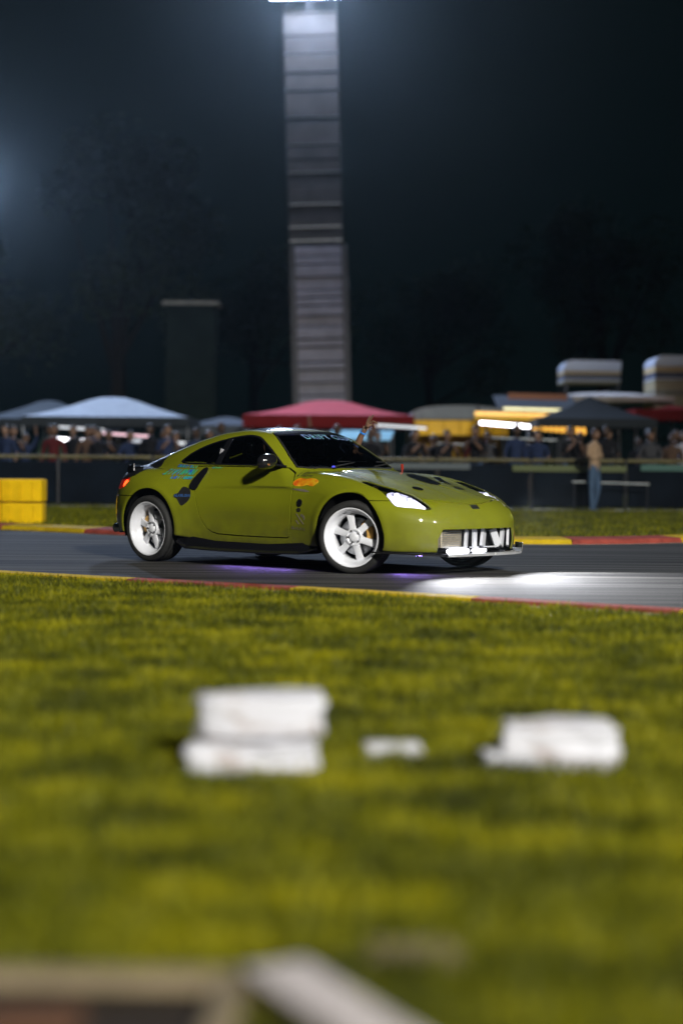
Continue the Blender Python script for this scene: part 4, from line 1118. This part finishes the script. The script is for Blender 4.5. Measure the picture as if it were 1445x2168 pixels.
for x0, x1, zz, y in ((3.4, 4.9, 1.62, 41), (2.1, 3.5, 1.48, 41), (4.8, 6.4, .66, 37.4)):
    t = empty('handrail', ((x0 + x1) / 2, y, 0)); tag(t, {3.4: 'thin pale handrail in the crowd below the orange sign', 2.1: 'thin pale handrail in the crowd below the yellow stand', 4.8: 'low pale handrail before the fence by the man in jeans'}[x0], 'handrail')
    bm = bmesh.new(); tube(bm, (-(x1 - x0) / 2, 0, zz), ((x1 - x0) / 2, 0, zz - .04), .016, .016, 6); bm_obj('rail', bm, rail_pale, t)
    for s in (-1, 1):
        bm = bmesh.new(); tube(bm, (s * (x1 - x0) / 2 * .95, 0, 0), (s * (x1 - x0) / 2 * .95, 0, zz), .014, .014, 6); bm_obj('post', bm, dark_metal, t)
yel = mat('yellow_barrier_plastic', (.70, .44, .005), .8, 0, .12, 5, .2, 20)
posy = {(-5.45, 0): 'lower left', (-4.86, 0): 'lower right', (-5.45, 1): 'upper left', (-4.86, 1): 'upper right'}
k = 0
for x in (-6.10, -5.47, -4.84):
    for lv in (0, 1):
        b_ = empty('barrier_block', (x, 27.4 + (.02 if lv else 0), lv * .365), R(-4) if lv else 0)
        tag(b_, ['lower yellow plastic barrier block, first of its row from the field side', 'upper yellow plastic barrier block, first of its row from the field side', 'lower yellow plastic barrier block in the middle of its row', 'upper yellow plastic barrier block in the middle of its row', 'lower yellow plastic barrier block next to the open grass', 'upper yellow plastic barrier block next to the open grass'][k], 'barrier', 'yellow barrier blocks beside the track'); k += 1
        bm = bmesh.new(); box(bm, (0, 0, .175), (.62, .40, .35), 0, 0, 0, .035)
        bm_obj('block_body', bm, yel, b_, True)
        for q in (-.18, 0, .18):
            bm = bmesh.new(); box(bm, (q, -.198, .175), (.03, .03, .26), 0, 0, 0, .006); bm_obj('rib', bm, yel, b_)

# ------------------------------------------------------------------ people
skin_tones = [mat('skin_' + n, c, .55) for n, c in (('light', (.20, .115, .075)), ('tan', (.15, .08, .048)), ('dark', (.05, .026, .015)))]
def cloth(n, c): return mat(n, c, .85, 0, .15, 10)
shirts = [cloth('black_shirt', (.012, .012, .014)), cloth('navy_shirt', (.02, .03, .07)), cloth('grey_shirt', (.05, .05, .055)), cloth('white_shirt', (.36, .36, .40)), cloth('brown_shirt', (.08, .05, .035)), cloth('maroon_shirt', (.07, .012, .012)), cloth('tan_shirt', (.36, .25, .16)), cloth('green_shirt', (.03, .06, .04))]
pants = [cloth('black_trousers', (.012, .012, .013)), cloth('jeans', (.06, .10, .17)), cloth('khaki_trousers', (.12, .10, .07)), cloth('dark_jeans', (.02, .03, .05))]
shoe = mat('shoe_leather', (.03, .03, .03), .5)
hairm = [mat('black_hair', (.010, .008, .007), .5), mat('brown_hair', (.05, .025, .012), .5)]
def skin_body(name, nodes, edges, levels=1):
    """nodes: list of (pos, radius); a continuous body grown along the edges"""
    me = bpy.data.meshes.new(name); me.from_pydata([n[0] for n in nodes], edges, []); 
    o = bpy.data.objects.new(name, me); COL.objects.link(o)
    md = o.modifiers.new('skin', 'SKIN'); md.branch_smoothing = .3
    for i, n in enumerate(nodes):
        rr = n[1]; me.skin_vertices[0].data[i].radius = (rr, rr) if not isinstance(rr, tuple) else rr
    me.skin_vertices[0].data[0].use_root = True
    sb = o.modifiers.new('sub', 'SUBSURF'); sb.levels = levels; sb.render_levels = levels
    bpy.context.view_layer.update()
    out = bpy.data.meshes.new_from_object(o.evaluated_get(bpy.context.evaluated_depsgraph_get()))
    bpy.data.objects.remove(o); out.name = name
    out.polygons.foreach_set('use_smooth', [True] * len(out.polygons))
    return out
def head_bm(scale=1.0):
    """a head with brow, eye sockets, nose, mouth, chin and ears, facing -y, its centre at the origin"""
    bm = bmesh.new(); bmesh.ops.create_uvsphere(bm, u_segments=24, v_segments=18, radius=1)
    for v in bm.verts:
        x, y, z = v.co
        jaw = 1 - .34 * max(-z, 0) ** 1.3
        X, Y, Z = x * .076 * jaw, y * .098 * (1 - .18 * max(-z, 0)), z * .118
        if y < -.3:
            Y += -.024 * math.exp(-((x / .16) ** 2) - ((z + .12) / .22) ** 2)
            Y += .012 * (math.exp(-(((x - .40) / .2) ** 2) - ((z - .10) / .14) ** 2) + math.exp(-(((x + .40) / .2) ** 2) - ((z - .10) / .14) ** 2))
            Y += -.006 * math.exp(-((x / .34) ** 2) - ((z + .46) / .08) ** 2) - .010 * math.exp(-((x / .3) ** 2) - ((z + .85) / .2) ** 2)
        v.co = (X, Y, Z)
    for s in (-1, 1):
        r = bmesh.ops.create_uvsphere(bm, u_segments=8, v_segments=6, radius=1)
        for v in r['verts']: v.co = (s * .078 + v.co.x * .010, .008 + v.co.y * .018, -.005 + v.co.z * .032)
    bmesh.ops.scale(bm, vec=(scale,) * 3, verts=bm.verts)
    return bm
def hair_bm():
    bm = bmesh.new(); bmesh.ops.create_uvsphere(bm, u_segments=18, v_segments=12, radius=1)
    bmesh.ops.delete(bm, geom=[v for v in bm.verts if v.co.z < -.15 or (v.co.y < -.55 and v.co.z < .45)], context='VERTS')
    for v in bm.verts:
        v.co = (v.co.x * .083, v.co.y * .106 + .006, v.co.z * .124 + .012)
    return bm
def pose(arm='down', lean=0, stride=.08, turn=0):
    hz = .95
    N = [((0, 0, hz), .13)]; E = []
    def add(p, r, parent): N.append((p, r)); E.append((parent, len(N) - 1)); return len(N) - 1
    w1 = add((0, -.01 + lean * .3, 1.12), (.125, .10), 0); ch = add((0, lean * .7 - .01, 1.33), (.155, .115), w1); nk0 = add((0, lean - .005, 1.46), .075, ch); nk = add((0, lean - .015, 1.535), .052, nk0)
    for s in (-1, 1):
        hp = add((s * .095, 0, .88), .095, 0); kn = add((s * .10, -.02 - s * stride * .5, .49), .062, hp); an = add((s * .105, .03 + s * stride, .09), .042, kn)
        ft = add((s * .12, -.12 + s * stride, .045), .040, an)
        sh = add((s * .175, lean, 1.42), .062, ch)
        if arm == 'down': el = add((s * .235, lean + .03, 1.14), .045, sh); wr = add((s * .25, lean - .06, .90), .030, el); hd = add((s * .245, lean - .09, .80), (.036, .022), wr)
        elif arm == 'rail': el = add((s * .26, lean - .06, 1.17), .045, sh); wr = add((s * .20, lean - .30, 1.12), .030, el); hd = add((s * .17, lean - .38, 1.13), (.034, .022), wr)
        elif arm == 'phone': el = add((s * .24, lean - .10, 1.18), .045, sh); wr = add((s * .10, lean - .30, 1.38), .030, el); hd = add((s * .05, lean - .33, 1.45), (.034, .022), wr)
        elif arm == 'up': 
            if s > 0: el = add((s * .28, lean - .04, 1.62), .045, sh); wr = add((s * .24, lean - .10, 1.88), .030, el); hd = add((s * .23, lean - .12, 1.98), (.036, .022), wr)
            else: el = add((s * .235, lean + .03, 1.14), .045, sh); wr = add((s * .25, lean - .06, .90), .030, el); hd = add((s * .245, lean - .09, .80), (.036, .022), wr)
        else: el = add((s * .25, lean - .02, 1.16), .045, sh); wr = add((s * .02, lean - .17, 1.18), .032, el); hd = add((-s * .06, lean - .18, 1.22), (.034, .024), wr)
    me = skin_body('body', N, E, 1)
    bm = bmesh.new(); bm.from_mesh(me)
    hb = head_bm(); bmesh.ops.translate(hb, vec=(0, lean - .03, 1.64), verts=hb.verts); tmp = bpy.data.meshes.new('t'); hb.to_mesh(tmp); hb.free()
    nf = len(bm.faces); bm.from_mesh(tmp); bm.faces.ensure_lookup_table()
    for i, f in enumerate(bm.faces):
        c = f.calc_center_median(); f.smooth = True
        if i >= nf: f.material_index = 0
        elif c.z > 1.50 and abs(c.x) < .10: f.material_index = 0
        elif c.z < .085: f.material_index = 3
        elif c.z < .97 and abs(c.x) < .205: f.material_index = 2
        elif c.z < .97: f.material_index = 0
        elif c.z > 1.72: f.material_index = 0
        elif (Vector((c.x, c.y, c.z)) - Vector((0, lean, c.z))).length > .255 and c.z < 1.2: f.material_index = 0
        elif c.y < lean - .22: f.material_index = 0
        else: f.material_index = 1
    me2 = bpy.data.meshes.new('body'); bm.to_mesh(me2); bm.free()
    for q in (skin_tones[0], shirts[0], pants[0], shoe): me2.materials.append(q)
    return me2, lean
poses = {k: pose(*v) for k, v in {'standing with arms down': ('down', 0, .03), 'leaning on the rail': ('rail', -.06, .05), 'filming with a phone': ('phone', 0, .02), 'with arms folded': ('fold', .01, .04), 'with one arm raised': ('up', 0, .05)}.items()}
hb = hair_bm(); hair_me = bpy.data.meshes.new('hair'); hb.to_mesh(hair_me); hb.free(); hair_me.polygons.foreach_set('use_smooth', [True] * len(hair_me.polygons)); hair_me.materials.append(hairm[0])
def person(loc, rz, pz, sk, st, pt, hr, label, h=1.0, group=None):
    p = empty('person', loc, rz); p.scale = (h, h, h); tag(p, label, 'person', group)
    me, lean = poses[pz]
    b = bpy.data.objects.new('body', me); COL.objects.link(b); b.parent = p
    for i, q in enumerate((sk, st, pt, shoe)): b.material_slots[i].link = 'OBJECT'; b.material_slots[i].material = q
    hobj = bpy.data.objects.new('hair', hair_me); COL.objects.link(hobj); hobj.parent = p; hobj.location = (0, lean - .03, 1.64)
    hobj.material_slots[0].link = 'OBJECT'; hobj.material_slots[0].material = hr
    return p
rnd = random.Random(11)
cname = {s.name: s.name.replace('_', ' ') for s in shirts}; pname = {s.name: s.name.replace('_', ' ') for s in pants}
near_what = [(-6.6, 'below the white tent'), (-4.2, 'beside the white tent'), (-2.2, 'before the red tent'), (0.2, 'below the red tent'), (2.0, 'by the blue awning'), (4.3, 'by the yellow stand'), (6.2, 'by the orange sign'), (8.3, 'under the cream roof'), (99, 'under the tall booth')]
used = {}
pk = list(poses)
def crowd_label(x, st, pt, pz, row):
    where = [w_ for lim, w_ in near_what if x <= lim][0]
    rowt = {0: 'front row', 1: 'second row', 2: 'back row'}[row]
    pp = {'standing with arms down': 'arms down', 'leaning on the rail': 'leaning forward', 'filming with a phone': 'phone raised', 'with arms folded': 'arms folded', 'with one arm raised': 'one arm up'}[pz]
    return 'spectator in %s and %s, %s, %s %s' % (cname[st.name], pname[pt.name], pp, rowt, where)
for row, (y, step, x0, x1) in enumerate(((38.7, .62, -8.6, 8.8), (40.2, .75, -8.9, 9.2), (42.6, 1.05, -9.2, 9.6))):
    x = x0
    while x < x1:
        st = rnd.choice(shirts[:6] + shirts[:3] * 2 + [shirts[7]]); pt = rnd.choice(pants); pz = rnd.choice(pk[:4] * 4 + [pk[4]]) if row else rnd.choice([pk[1], pk[1], pk[2], pk[3], pk[0]])
        if x > 7.3 and row == 0: st = shirts[3]
        for tries in range(12):
            lab = crowd_label(x, st, pt, pz, row)
            if lab not in used: break
            st = rnd.choice(shirts[:6]); pt = rnd.choice(pants); pz = rnd.choice(pk[:4])
        used[lab] = 1
        person((x + rnd.uniform(-.12, .12), y + rnd.uniform(-.18, .25), 0), rnd.uniform(-.5, .5), pz, rnd.choice(skin_tones), st, pt, rnd.choice(hairm), lab, rnd.uniform(.94, 1.06), 'spectators behind the fence')
        x += step * rnd.uniform(.75, 1.5)
person((5.22, 37.2, 0), .9, 'with arms folded', skin_tones[1], shirts[6], pants[1], hairm[1], 'man in a tan shirt and blue jeans standing before the fence', 1.0)
person((8.9, 37.3, 0), -.4, 'standing with arms down', skin_tones[1], shirts[3], pants[3], hairm[0], 'person in a white shirt and dark jeans before the fence', 1.0) if False else None

mast((26.4, -9.3, 0), 15.2, (0, 16), 'second flood mast behind the verge, farther along the track', 4)
# ------------------------------------------------------------------ trees
bark = mat('bark', (.02, .015, .010), .9, 0, .3, 6, .5, 30)
leafm = mat('night_foliage', (.035, .055, .022), .7, 0, .45, .5)
def tree(loc, h, cr, seed, label, n=5200):
    rnd = random.Random(seed); t = empty('broadleaf_tree', loc); tag(t, label, 'tree', 'trees behind the field')
    nodes = []
    bm = bmesh.new(); tube(bm, (0, 0, 0), (.1, 0, h * .32), h * .028, h * .02, 10); tube(bm, (.1, 0, h * .31), (-.1, .1, h * .62), h * .02, h * .010, 8)
    bm_obj('trunk', bm, bark, t, True)
    lobes = []
    for k in range(13):
        a = rnd.uniform(0, math.tau); r_ = cr * rnd.uniform(.1, .72); zz = h * rnd.uniform(.42, .88)
        c = Vector((math.cos(a) * r_, math.sin(a) * r_, zz)); lobes.append((c, cr * rnd.uniform(.22, .42)))
        if k < 8:
            bm = bmesh.new(); tube(bm, (0, 0, h * rnd.uniform(.28, .5)), c, h * .010, h * .003, 6); bm_obj('limb', bm, bark, t)
    V = np.zeros((n * 4, 3)); F = []
    for i in range(n):
        c, rr = rnd.choice(lobes); d = Vector((rnd.gauss(0, 1), rnd.gauss(0, 1), rnd.gauss(0, .8))).normalized() * rr * rnd.uniform(.55, 1.08)
        p = c + d; s_ = h * rnd.uniform(.006, .014); u = Vector((rnd.gauss(0, 1), rnd.gauss(0, 1), rnd.gauss(0, .6))).normalized(); v = u.orthogonal().normalized()
        for q, (a_, b_) in enumerate(((-1, 0), (0, -.6), (1, 0), (0, .6))): V[i*4+q] = p + u * a_ * s_ + v * b_ * s_
        F.append((i*4, i*4+1, i*4+2, i*4+3))
    mesh_obj('crown', V, F, leafm, t, False)
tree((-9.3, 74, 0), 15.5, 4.6, 1, 'tallest tree, left of the light tower beside the flood mast')
tree((-4.2, 84, 0), 12.5, 4.2, 2, 'shorter dark tree just left of the light tower')
tree((4.2, 88, 0), 11.5, 4.6, 3, 'round dark tree just right of the light tower')
tree((11.8, 82, 0), 13.5, 4.6, 4, 'dark tree rising behind the striped booths')
tree((-16.5, 80, 0), 12.5, 4.6, 5, 'dark tree at the far end behind the flood mast')
# ------------------------------------------------------------------ painted stones and drain in the near grass
from mathutils import noise as mn
def rock_mat(name, col):
    return mat(name, col, .8, 0, .14, 9, .5, 35)
def stained(name, c1, c2):
    m, nt, b = node_mat(name); b.inputs['Roughness'].default_value = .85; b.inputs['Specular IOR Level'].default_value = .06
    tc = nt.nodes.new('ShaderNodeTexCoord'); n = nt.nodes.new('ShaderNodeTexNoise'); n.inputs['Scale'].default_value = 9; n.inputs['Detail'].default_value = 8; n.inputs['Roughness'].default_value = .7
    mp = nt.nodes.new('ShaderNodeMapping'); mp.inputs['Scale'].default_value = (.5, 1, 1.6)
    nt.links.new(tc.outputs['Object'], mp.inputs[0]); nt.links.new(mp.outputs[0], n.inputs['Vector'])
    r = nt.nodes.new('ShaderNodeValToRGB'); e = r.color_ramp.elements; e[0].position = .33; e[0].color = (*c2, 1); e[1].position = .47; e[1].color = (*c1, 1)
    nt.links.new(n.outputs['Fac'], r.inputs[0]); nt.links.new(r.outputs[0], b.inputs['Base Color'])
    bp = nt.nodes.new('ShaderNodeBump'); bp.inputs['Strength'].default_value = .6; bp.inputs['Distance'].default_value = .01; nt.links.new(n.outputs['Fac'], bp.inputs['Height']); nt.links.new(bp.outputs[0], b.inputs['Normal'])
    return m
paint_white = stained('whitewashed_stone', (.47, .47, .51), (.20, .14, .10)); tan_stone = rock_mat('tan_stone', (.17, .135, .085)); earth = rock_mat('shaded_earth', (.02, .014, .008)); brownish = rock_mat('brown_stone', (.07, .035, .02))
def rock(name, loc, size, seed, m, label, cat='stone', rz=0, flat=.5, group=None, pw=.5, kind=None):
    bm = bmesh.new(); bmesh.ops.create_icosphere(bm, subdivisions=4, radius=1)
    for v in bm.verts:
        d = v.co.normalized(); q = Vector([math.copysign(abs(c) ** pw, c) for c in d]); q = q / max(abs(q.x), abs(q.y), abs(q.z)) * .9 + q * .1 * 0
        q = q * (1 - .28 * (1 - max(abs(d.x), abs(d.y), abs(d.z))))
        nn = mn.noise(q * 1.6 + Vector((seed * 3.1, 0, 0))) * .16 + mn.noise(q * 4 + Vector((seed, 5, 0))) * .06 + mn.noise(q * 11 + Vector((seed, 5, 3))) * .018
        q = q * (1 + nn); v.co = (q.x * size[0] / 2, q.y * size[1] / 2, q.z * size[2] / 2)
    o = bm_obj(name, bm, m, None, True, loc, (0, 0, rz)); tag(o, label, cat, group); return o
G1 = 'whitewashed stones on the verge'
rock('stone_block', (-.255, 5.62, .168), (.45, .26, .150), 1, paint_white, 'large whitewashed stone block resting on a flat white slab', 'stone', .03, group=G1, pw=.33)
rock('stone_slab', (-.272, 5.56, .048), (.455, .30, .105), 2, paint_white, 'flat whitewashed slab under the large white stone block', 'stone', -.02, group=G1, pw=.45)
rock('small_stone', (.172, 5.80, .026), (.22, .14, .060), 3, paint_white, 'small low white stone between the two bigger white stones', 'stone', .1, group=G1, pw=.6)
rock('rounded_stone', (.70, 5.72, .060), (.42, .28, .175), 4, paint_white, 'loaf shaped whitewashed stone apart from the stacked stones', 'stone', -.05, group=G1, pw=.8)
rock('stone_chip', (.50, 5.66, .030), (.12, .12, .05), 5, paint_white, 'thin white stone chip against the loaf shaped stone', 'stone', .2, group=G1, pw=.7)
# drain: a low ring of concrete round a dark hollow
dr = empty('drain_box', (-.47, 2.935, 0), R(-2)); tag(dr, 'low tan concrete drain box round a dark hollow in the grass', 'drain')
for (x, y, sx, sy) in ((0, .30, .66, .07), (0, -.33, .66, .07), (-.33, -.015, .07, .56), (.27, -.015, .06, .56)):
    bm = bmesh.new(); box(bm, (x, y, .010), (sx, sy, .040), 0, 0, 0, .010)
    bmesh.ops.subdivide_edges(bm, edges=bm.edges[:], cuts=2)
    for v in bm.verts: v.co += Vector((mn.noise(v.co * 9), mn.noise(v.co * 9 + Vector((3, 0, 0))), mn.noise(v.co * 9 + Vector((0, 7, 0))))) * .010
    bm_obj('rim_slab', bm, tan_stone, dr, True)
bm = bmesh.new(); box(bm, (-.03, -.015, .000), (.60, .58, .012)); bm_obj('hollow_floor', bm, earth, dr)  # flat dark earth colour stands in for the hollow's depth and shade
rock('mud_lump', (-.52, 2.98, .012), (.20, .12, .05), 9, brownish, 'brown lump of mud inside the drain hollow', 'mud', pw=.8)
bd = empty('stone_edging', (.045, 2.86, 0), R(0)); tag(bd, 'white painted edging stone lying slanted beside the drain box', 'stone')
bm = bmesh.new(); box(bm, (0, 0, .028), (.13, .80, .056), R(24), 0, 0, .012); bmesh.ops.subdivide_edges(bm, edges=bm.edges[:], cuts=3)
for v in bm.verts: v.co += Vector((mn.noise(v.co * 12), mn.noise(v.co * 12 + Vector((3, 0, 0))), mn.noise(v.co * 12 + Vector((0, 7, 0))))) * .008
bm_obj('edging_face', bm, rock_mat('worn_white_paint', (.42, .38, .38)), bd, True)
rock('tan_pebble', (.15, 3.42, .016), (.20, .10, .04), 12, tan_stone, 'flat tan stone just beyond the white edging stone', 'stone')

# ------------------------------------------------------------------ people in the car
def to_world(p):
    c, s = math.cos(YAW), math.sin(YAW); return (CAR_X + p[0] * c + p[1] * s, CAR_Y - p[0] * s + p[1] * c, p[2])
suit = mat('black_race_suit', (.014, .014, .018), .8); helmet_m = mat('black_helmet', (.010, .012, .014), .12, coat=1); visor = mat('visor', (.015, .02, .03), .05, .4)
def occupant(y, label, wave=False):
    p = empty('person', to_world((-.30, y, 0)), -YAW); tag(p, label, 'person')
    N = [((.05, 0, .38), .13)]; E = []
    def add(q, r, parent): N.append((q, r)); E.append((parent, len(N) - 1)); return len(N) - 1
    w1 = add((-.02, 0, .55), (.125, .10), 0); dx = .10 if wave else 0; ch = add((-.07 + dx * .6, 0, .78), (.15, .11), w1); nk = add((-.06 + dx, 0, .95), .06, ch)
    for s in (-1, 1):
        hp = add((.16, s * .09, .37), .085, 0); kn = add((.50, s * .13, .52), .062, hp); an = add((.82, s * .12, .28), .045, kn); add((.93, s * .12, .31), .04, an)
        sh = add((-.06 + dx * .6, s * .17, .86), .06, ch)
        if wave and s > 0: el = add((.10, .34, 1.0), .042, sh); add((.224, .408, 1.17), .036, el)
        else: el = add((.10, s * .25, .66), .045, sh); wr = add((.34, s * .16, .70), .032, el); add((.42, s * .13, .72), .034, wr)
    me = skin_body('body', N, E, 1); me.materials.append(suit); b = bpy.data.objects.new('body', me); COL.objects.link(b); b.parent = p
    hb = head_bm(); tmp = hb
    for v in hb.verts: v.co = (-v.co.y, v.co.x, v.co.z)
    bmesh.ops.reverse_faces(hb, faces=hb.faces)
    bm_obj('head', hb, skin_tones[1], p, True, (-.05 + dx, 0, 1.09))
    bm = bmesh.new(); bmesh.ops.create_uvsphere(bm, u_segments=28, v_segments=20, radius=1)
    bmesh.ops.delete(bm, geom=[v for v in bm.verts if v.co.z < -.80 or (v.co.x > .55 and -.32 < v.co.z < .38)], context='VERTS')
    for v in bm.verts: v.co = (v.co.x * .150 - .005, v.co.y * .128, v.co.z * .145)
    h = bm_obj('helmet', bm, helmet_m, p, True, (-.05 + dx, 0, 1.105)); sd = h.modifiers.new('t', 'SOLIDIFY'); sd.thickness = .012
    bm = bmesh.new(); bmesh.ops.create_uvsphere(bm, u_segments=28, v_segments=20, radius=1)
    bmesh.ops.delete(bm, geom=[v for v in bm.verts if v.co.x < .45 or abs(v.co.z) > .42], context='VERTS')
    for v in bm.verts: v.co = (v.co.x * .150, v.co.y * .126, v.co.z * .145)
    bm_obj('visor', bm, visor, p, True, (-.052 + dx, 0, 1.105), (0, R(-48), 0))
    if wave:
        # forearm, band and an open hand above the far window, in the seat's own frame
        o = Vector((-.30, y, 0)); arm_s = skin_tones[1]
        def L(x, z, yy=.78): return Vector((x, yy, z)) - o
        N = [(L(-.10, 1.13), .036), (L(-.076, 1.17), .036), (L(-.04, 1.235), .033), (L(.0, 1.295), .027), (L(.030, 1.332), .030)]
        me = skin_body('forearm', [(tuple(a), r_) for a, r_ in N], [(0, 1), (1, 2), (2, 3), (3, 4)], 2); me.materials.append(arm_s)
        fo = bpy.data.objects.new('forearm', me); COL.objects.link(fo); fo.parent = p
        # palm with five fingers on one skeleton
        W = L(.022, 1.322); K = [L(.062, 1.375, .755), L(.070, 1.378, .772), L(.076, 1.372, .790), L(.080, 1.362, .806)]
        nodes = [(tuple(W), (.026, .020)), (tuple(L(.052, 1.352)), (.034, .018))]; ed = [(0, 1)]
        def chain(pts, rads, par=1):
            last = par
            for q, r_ in zip(pts, rads): nodes.append((tuple(q), r_)); ed.append((last, len(nodes) - 1)); last = len(nodes) - 1
        chain([K[0], L(.088, 1.412, .752), L(.105, 1.436, .75), L(.113, 1.449, .75)], [.012, .0100, .0092, .0075])
        chain([K[1], L(.102, 1.416, .772), L(.126, 1.444, .77), L(.141, 1.461, .77)], [.012, .0100, .0092, .0075])
        chain([K[2], L(.112, 1.398, .795), L(.146, 1.381, .80), L(.170, 1.368, .80)], [.012, .0096, .0088, .0072])
        chain([K[3], L(.106, 1.366, .815), L(.112, 1.338, .82), L(.116, 1.320, .82)], [.011, .0088, .0078, .0065])
        chain([L(.060, 1.338, .755), L(.085, 1.335, .742), L(.100, 1.348, .735)], [.014, .0105, .009], 0)
        me = skin_body('hand', nodes, ed, 2); me.materials.append(arm_s); ho = bpy.data.objects.new('hand', me); COL.objects.link(ho); ho.parent = p
        V, F = lathe([(.0305, -.010), (.0325, -.009), (.0325, .009), (.0305, .010)], 24)
        wb = mesh_obj('wristband', V, F, mat('blue_wristband', (.02, .22, .75), .35), p, True, tuple(L(-.008, 1.283)))
        wb.rotation_euler = (Vector((.040, 0, .060))).to_track_quat('Y', 'Z').to_euler()
    return p
occupant(-.37, 'passenger in a black helmet and suit seated beside the near window')
occupant(.37, 'driver in a black helmet waving an arm out of the far window', True)
seat_m = mat('black_seat_cloth', (.012, .012, .014), .8); harness_m = mat('silver_harness', (.5, .5, .55), .5)
for y in (-.37, .37):
    st = empty('seat', (-.36, y, 0), 0, car)
    bm = bmesh.new(); box(bm, (.10, 0, .27), (.50, .48, .10), 0, R(0), R(-8), .03); bm_obj('seat_cushion', bm, seat_m, st)
    bm = bmesh.new(); box(bm, (-.20, 0, .66), (.10, .50, .72), 0, 0, R(-14), .04); box(bm, (-.13, .25, .72), (.20, .05, .42), 0, 0, R(-14), .02); box(bm, (-.13, -.25, .72), (.20, .05, .42), 0, 0, R(-14), .02); bm_obj('backrest', bm, seat_m, st)
    for s in (-1, 1):
        bm = bmesh.new(); box(bm, (.02, s * .10, .76), (.012, .05, .40), 0, 0, R(-10)); bm_obj('harness_strap', bm, harness_m, st)
bm = bmesh.new(); box(bm, (.56, 0, .80), (.46, 1.34, .17), 0, 0, R(6), .05); bm_obj('dashboard', bm, dark_void, car)
V, F = lathe([(.165 + .014 * math.cos(a), .014 * math.sin(a)) for a in np.linspace(0, math.tau, 9)], 32)
sw = mesh_obj('steering_wheel', V, F, seat_m, car, True, (.20, .37, .80), (0, R(-25), R(90)))
bm = bmesh.new()
for s in (-1, 1): tube(bm, (-.62, s * .56, .30), (-.60, s * .50, 1.17), .02, .02, 10)
tube(bm, (-.60, -.50, 1.17), (-.60, .50, 1.17), .02, .02, 10); tube(bm, (-.61, -.53, .72), (-.61, .53, .72), .02, .02, 10)
for s in (-1, 1): tube(bm, (-.60, s * .50, 1.17), (-1.4, s * .45, .62), .02, .02, 10)
bm_obj('roll_cage', bm, mat('grey_cage_tube', (.25, .26, .28), .35, .3), car, True)
bm = bmesh.new(); box(bm, (-.54, -.66, 1.02), (.035, .012, .17), 0, 0, R(14)); bm_obj('belt_strap', bm, harness_m, car)
bm = bmesh.new(); box(bm, (.42, -.10, .925), (.03, .04, .05), 0, 0, .3, .008); bm_obj('gauge_pod', bm, mat('blue_gauge_glow', (.1, .1, 1), .3, emit=(.12, .12, 1.0), estr=1.6), car)

# headlamp beams on the track ahead of the car
for s in (-1, 1):
    l = spot('headlamp_beam', (2.02, s * .62, .60), (3.9, -.8 if s < 0 else .4, 0), 800, (.92, .93, 1.0), 100, .8, .05, car)

# violet glow under the sills
l = bpy.data.lights.new('sill_glow', 'AREA'); l.shape = 'RECTANGLE'; l.size = .9; l.size_y = .02; l.energy = 6.5; l.color = (.34, .20, 1.0)
o = bpy.data.objects.new('sill_glow', l); COL.objects.link(o); o.parent = car; o.location = (.15, -.83, .118); o.rotation_euler = (R(-25), 0, 0)
l2 = l.copy(); l2.size = .45; l2.energy = 4.0; o = bpy.data.objects.new('sill_glow', l2); COL.objects.link(o); o.parent = car; o.location = (1.80, -.55, .14); o.rotation_euler = (R(-10), R(-20), 0)

# ------------------------------------------------------------------ night haze
hm = bpy.data.materials.new('night_haze'); hm.use_nodes = True; nt = hm.node_tree; nt.nodes.clear()
oo = nt.nodes.new('ShaderNodeOutputMaterial'); pv = nt.nodes.new('ShaderNodeVolumePrincipled'); pv.inputs['Density'].default_value = .00019; pv.inputs['Color'].default_value = (.76, .92, 1, 1); pv.inputs['Anisotropy'].default_value = .88
nt.links.new(pv.outputs[0], oo.inputs['Volume'])
bm = bmesh.new(); box(bm, (0, 50, 10), (110, 160, 22)); hz = bm_obj('haze', bm, hm); hz['kind'] = 'stuff'
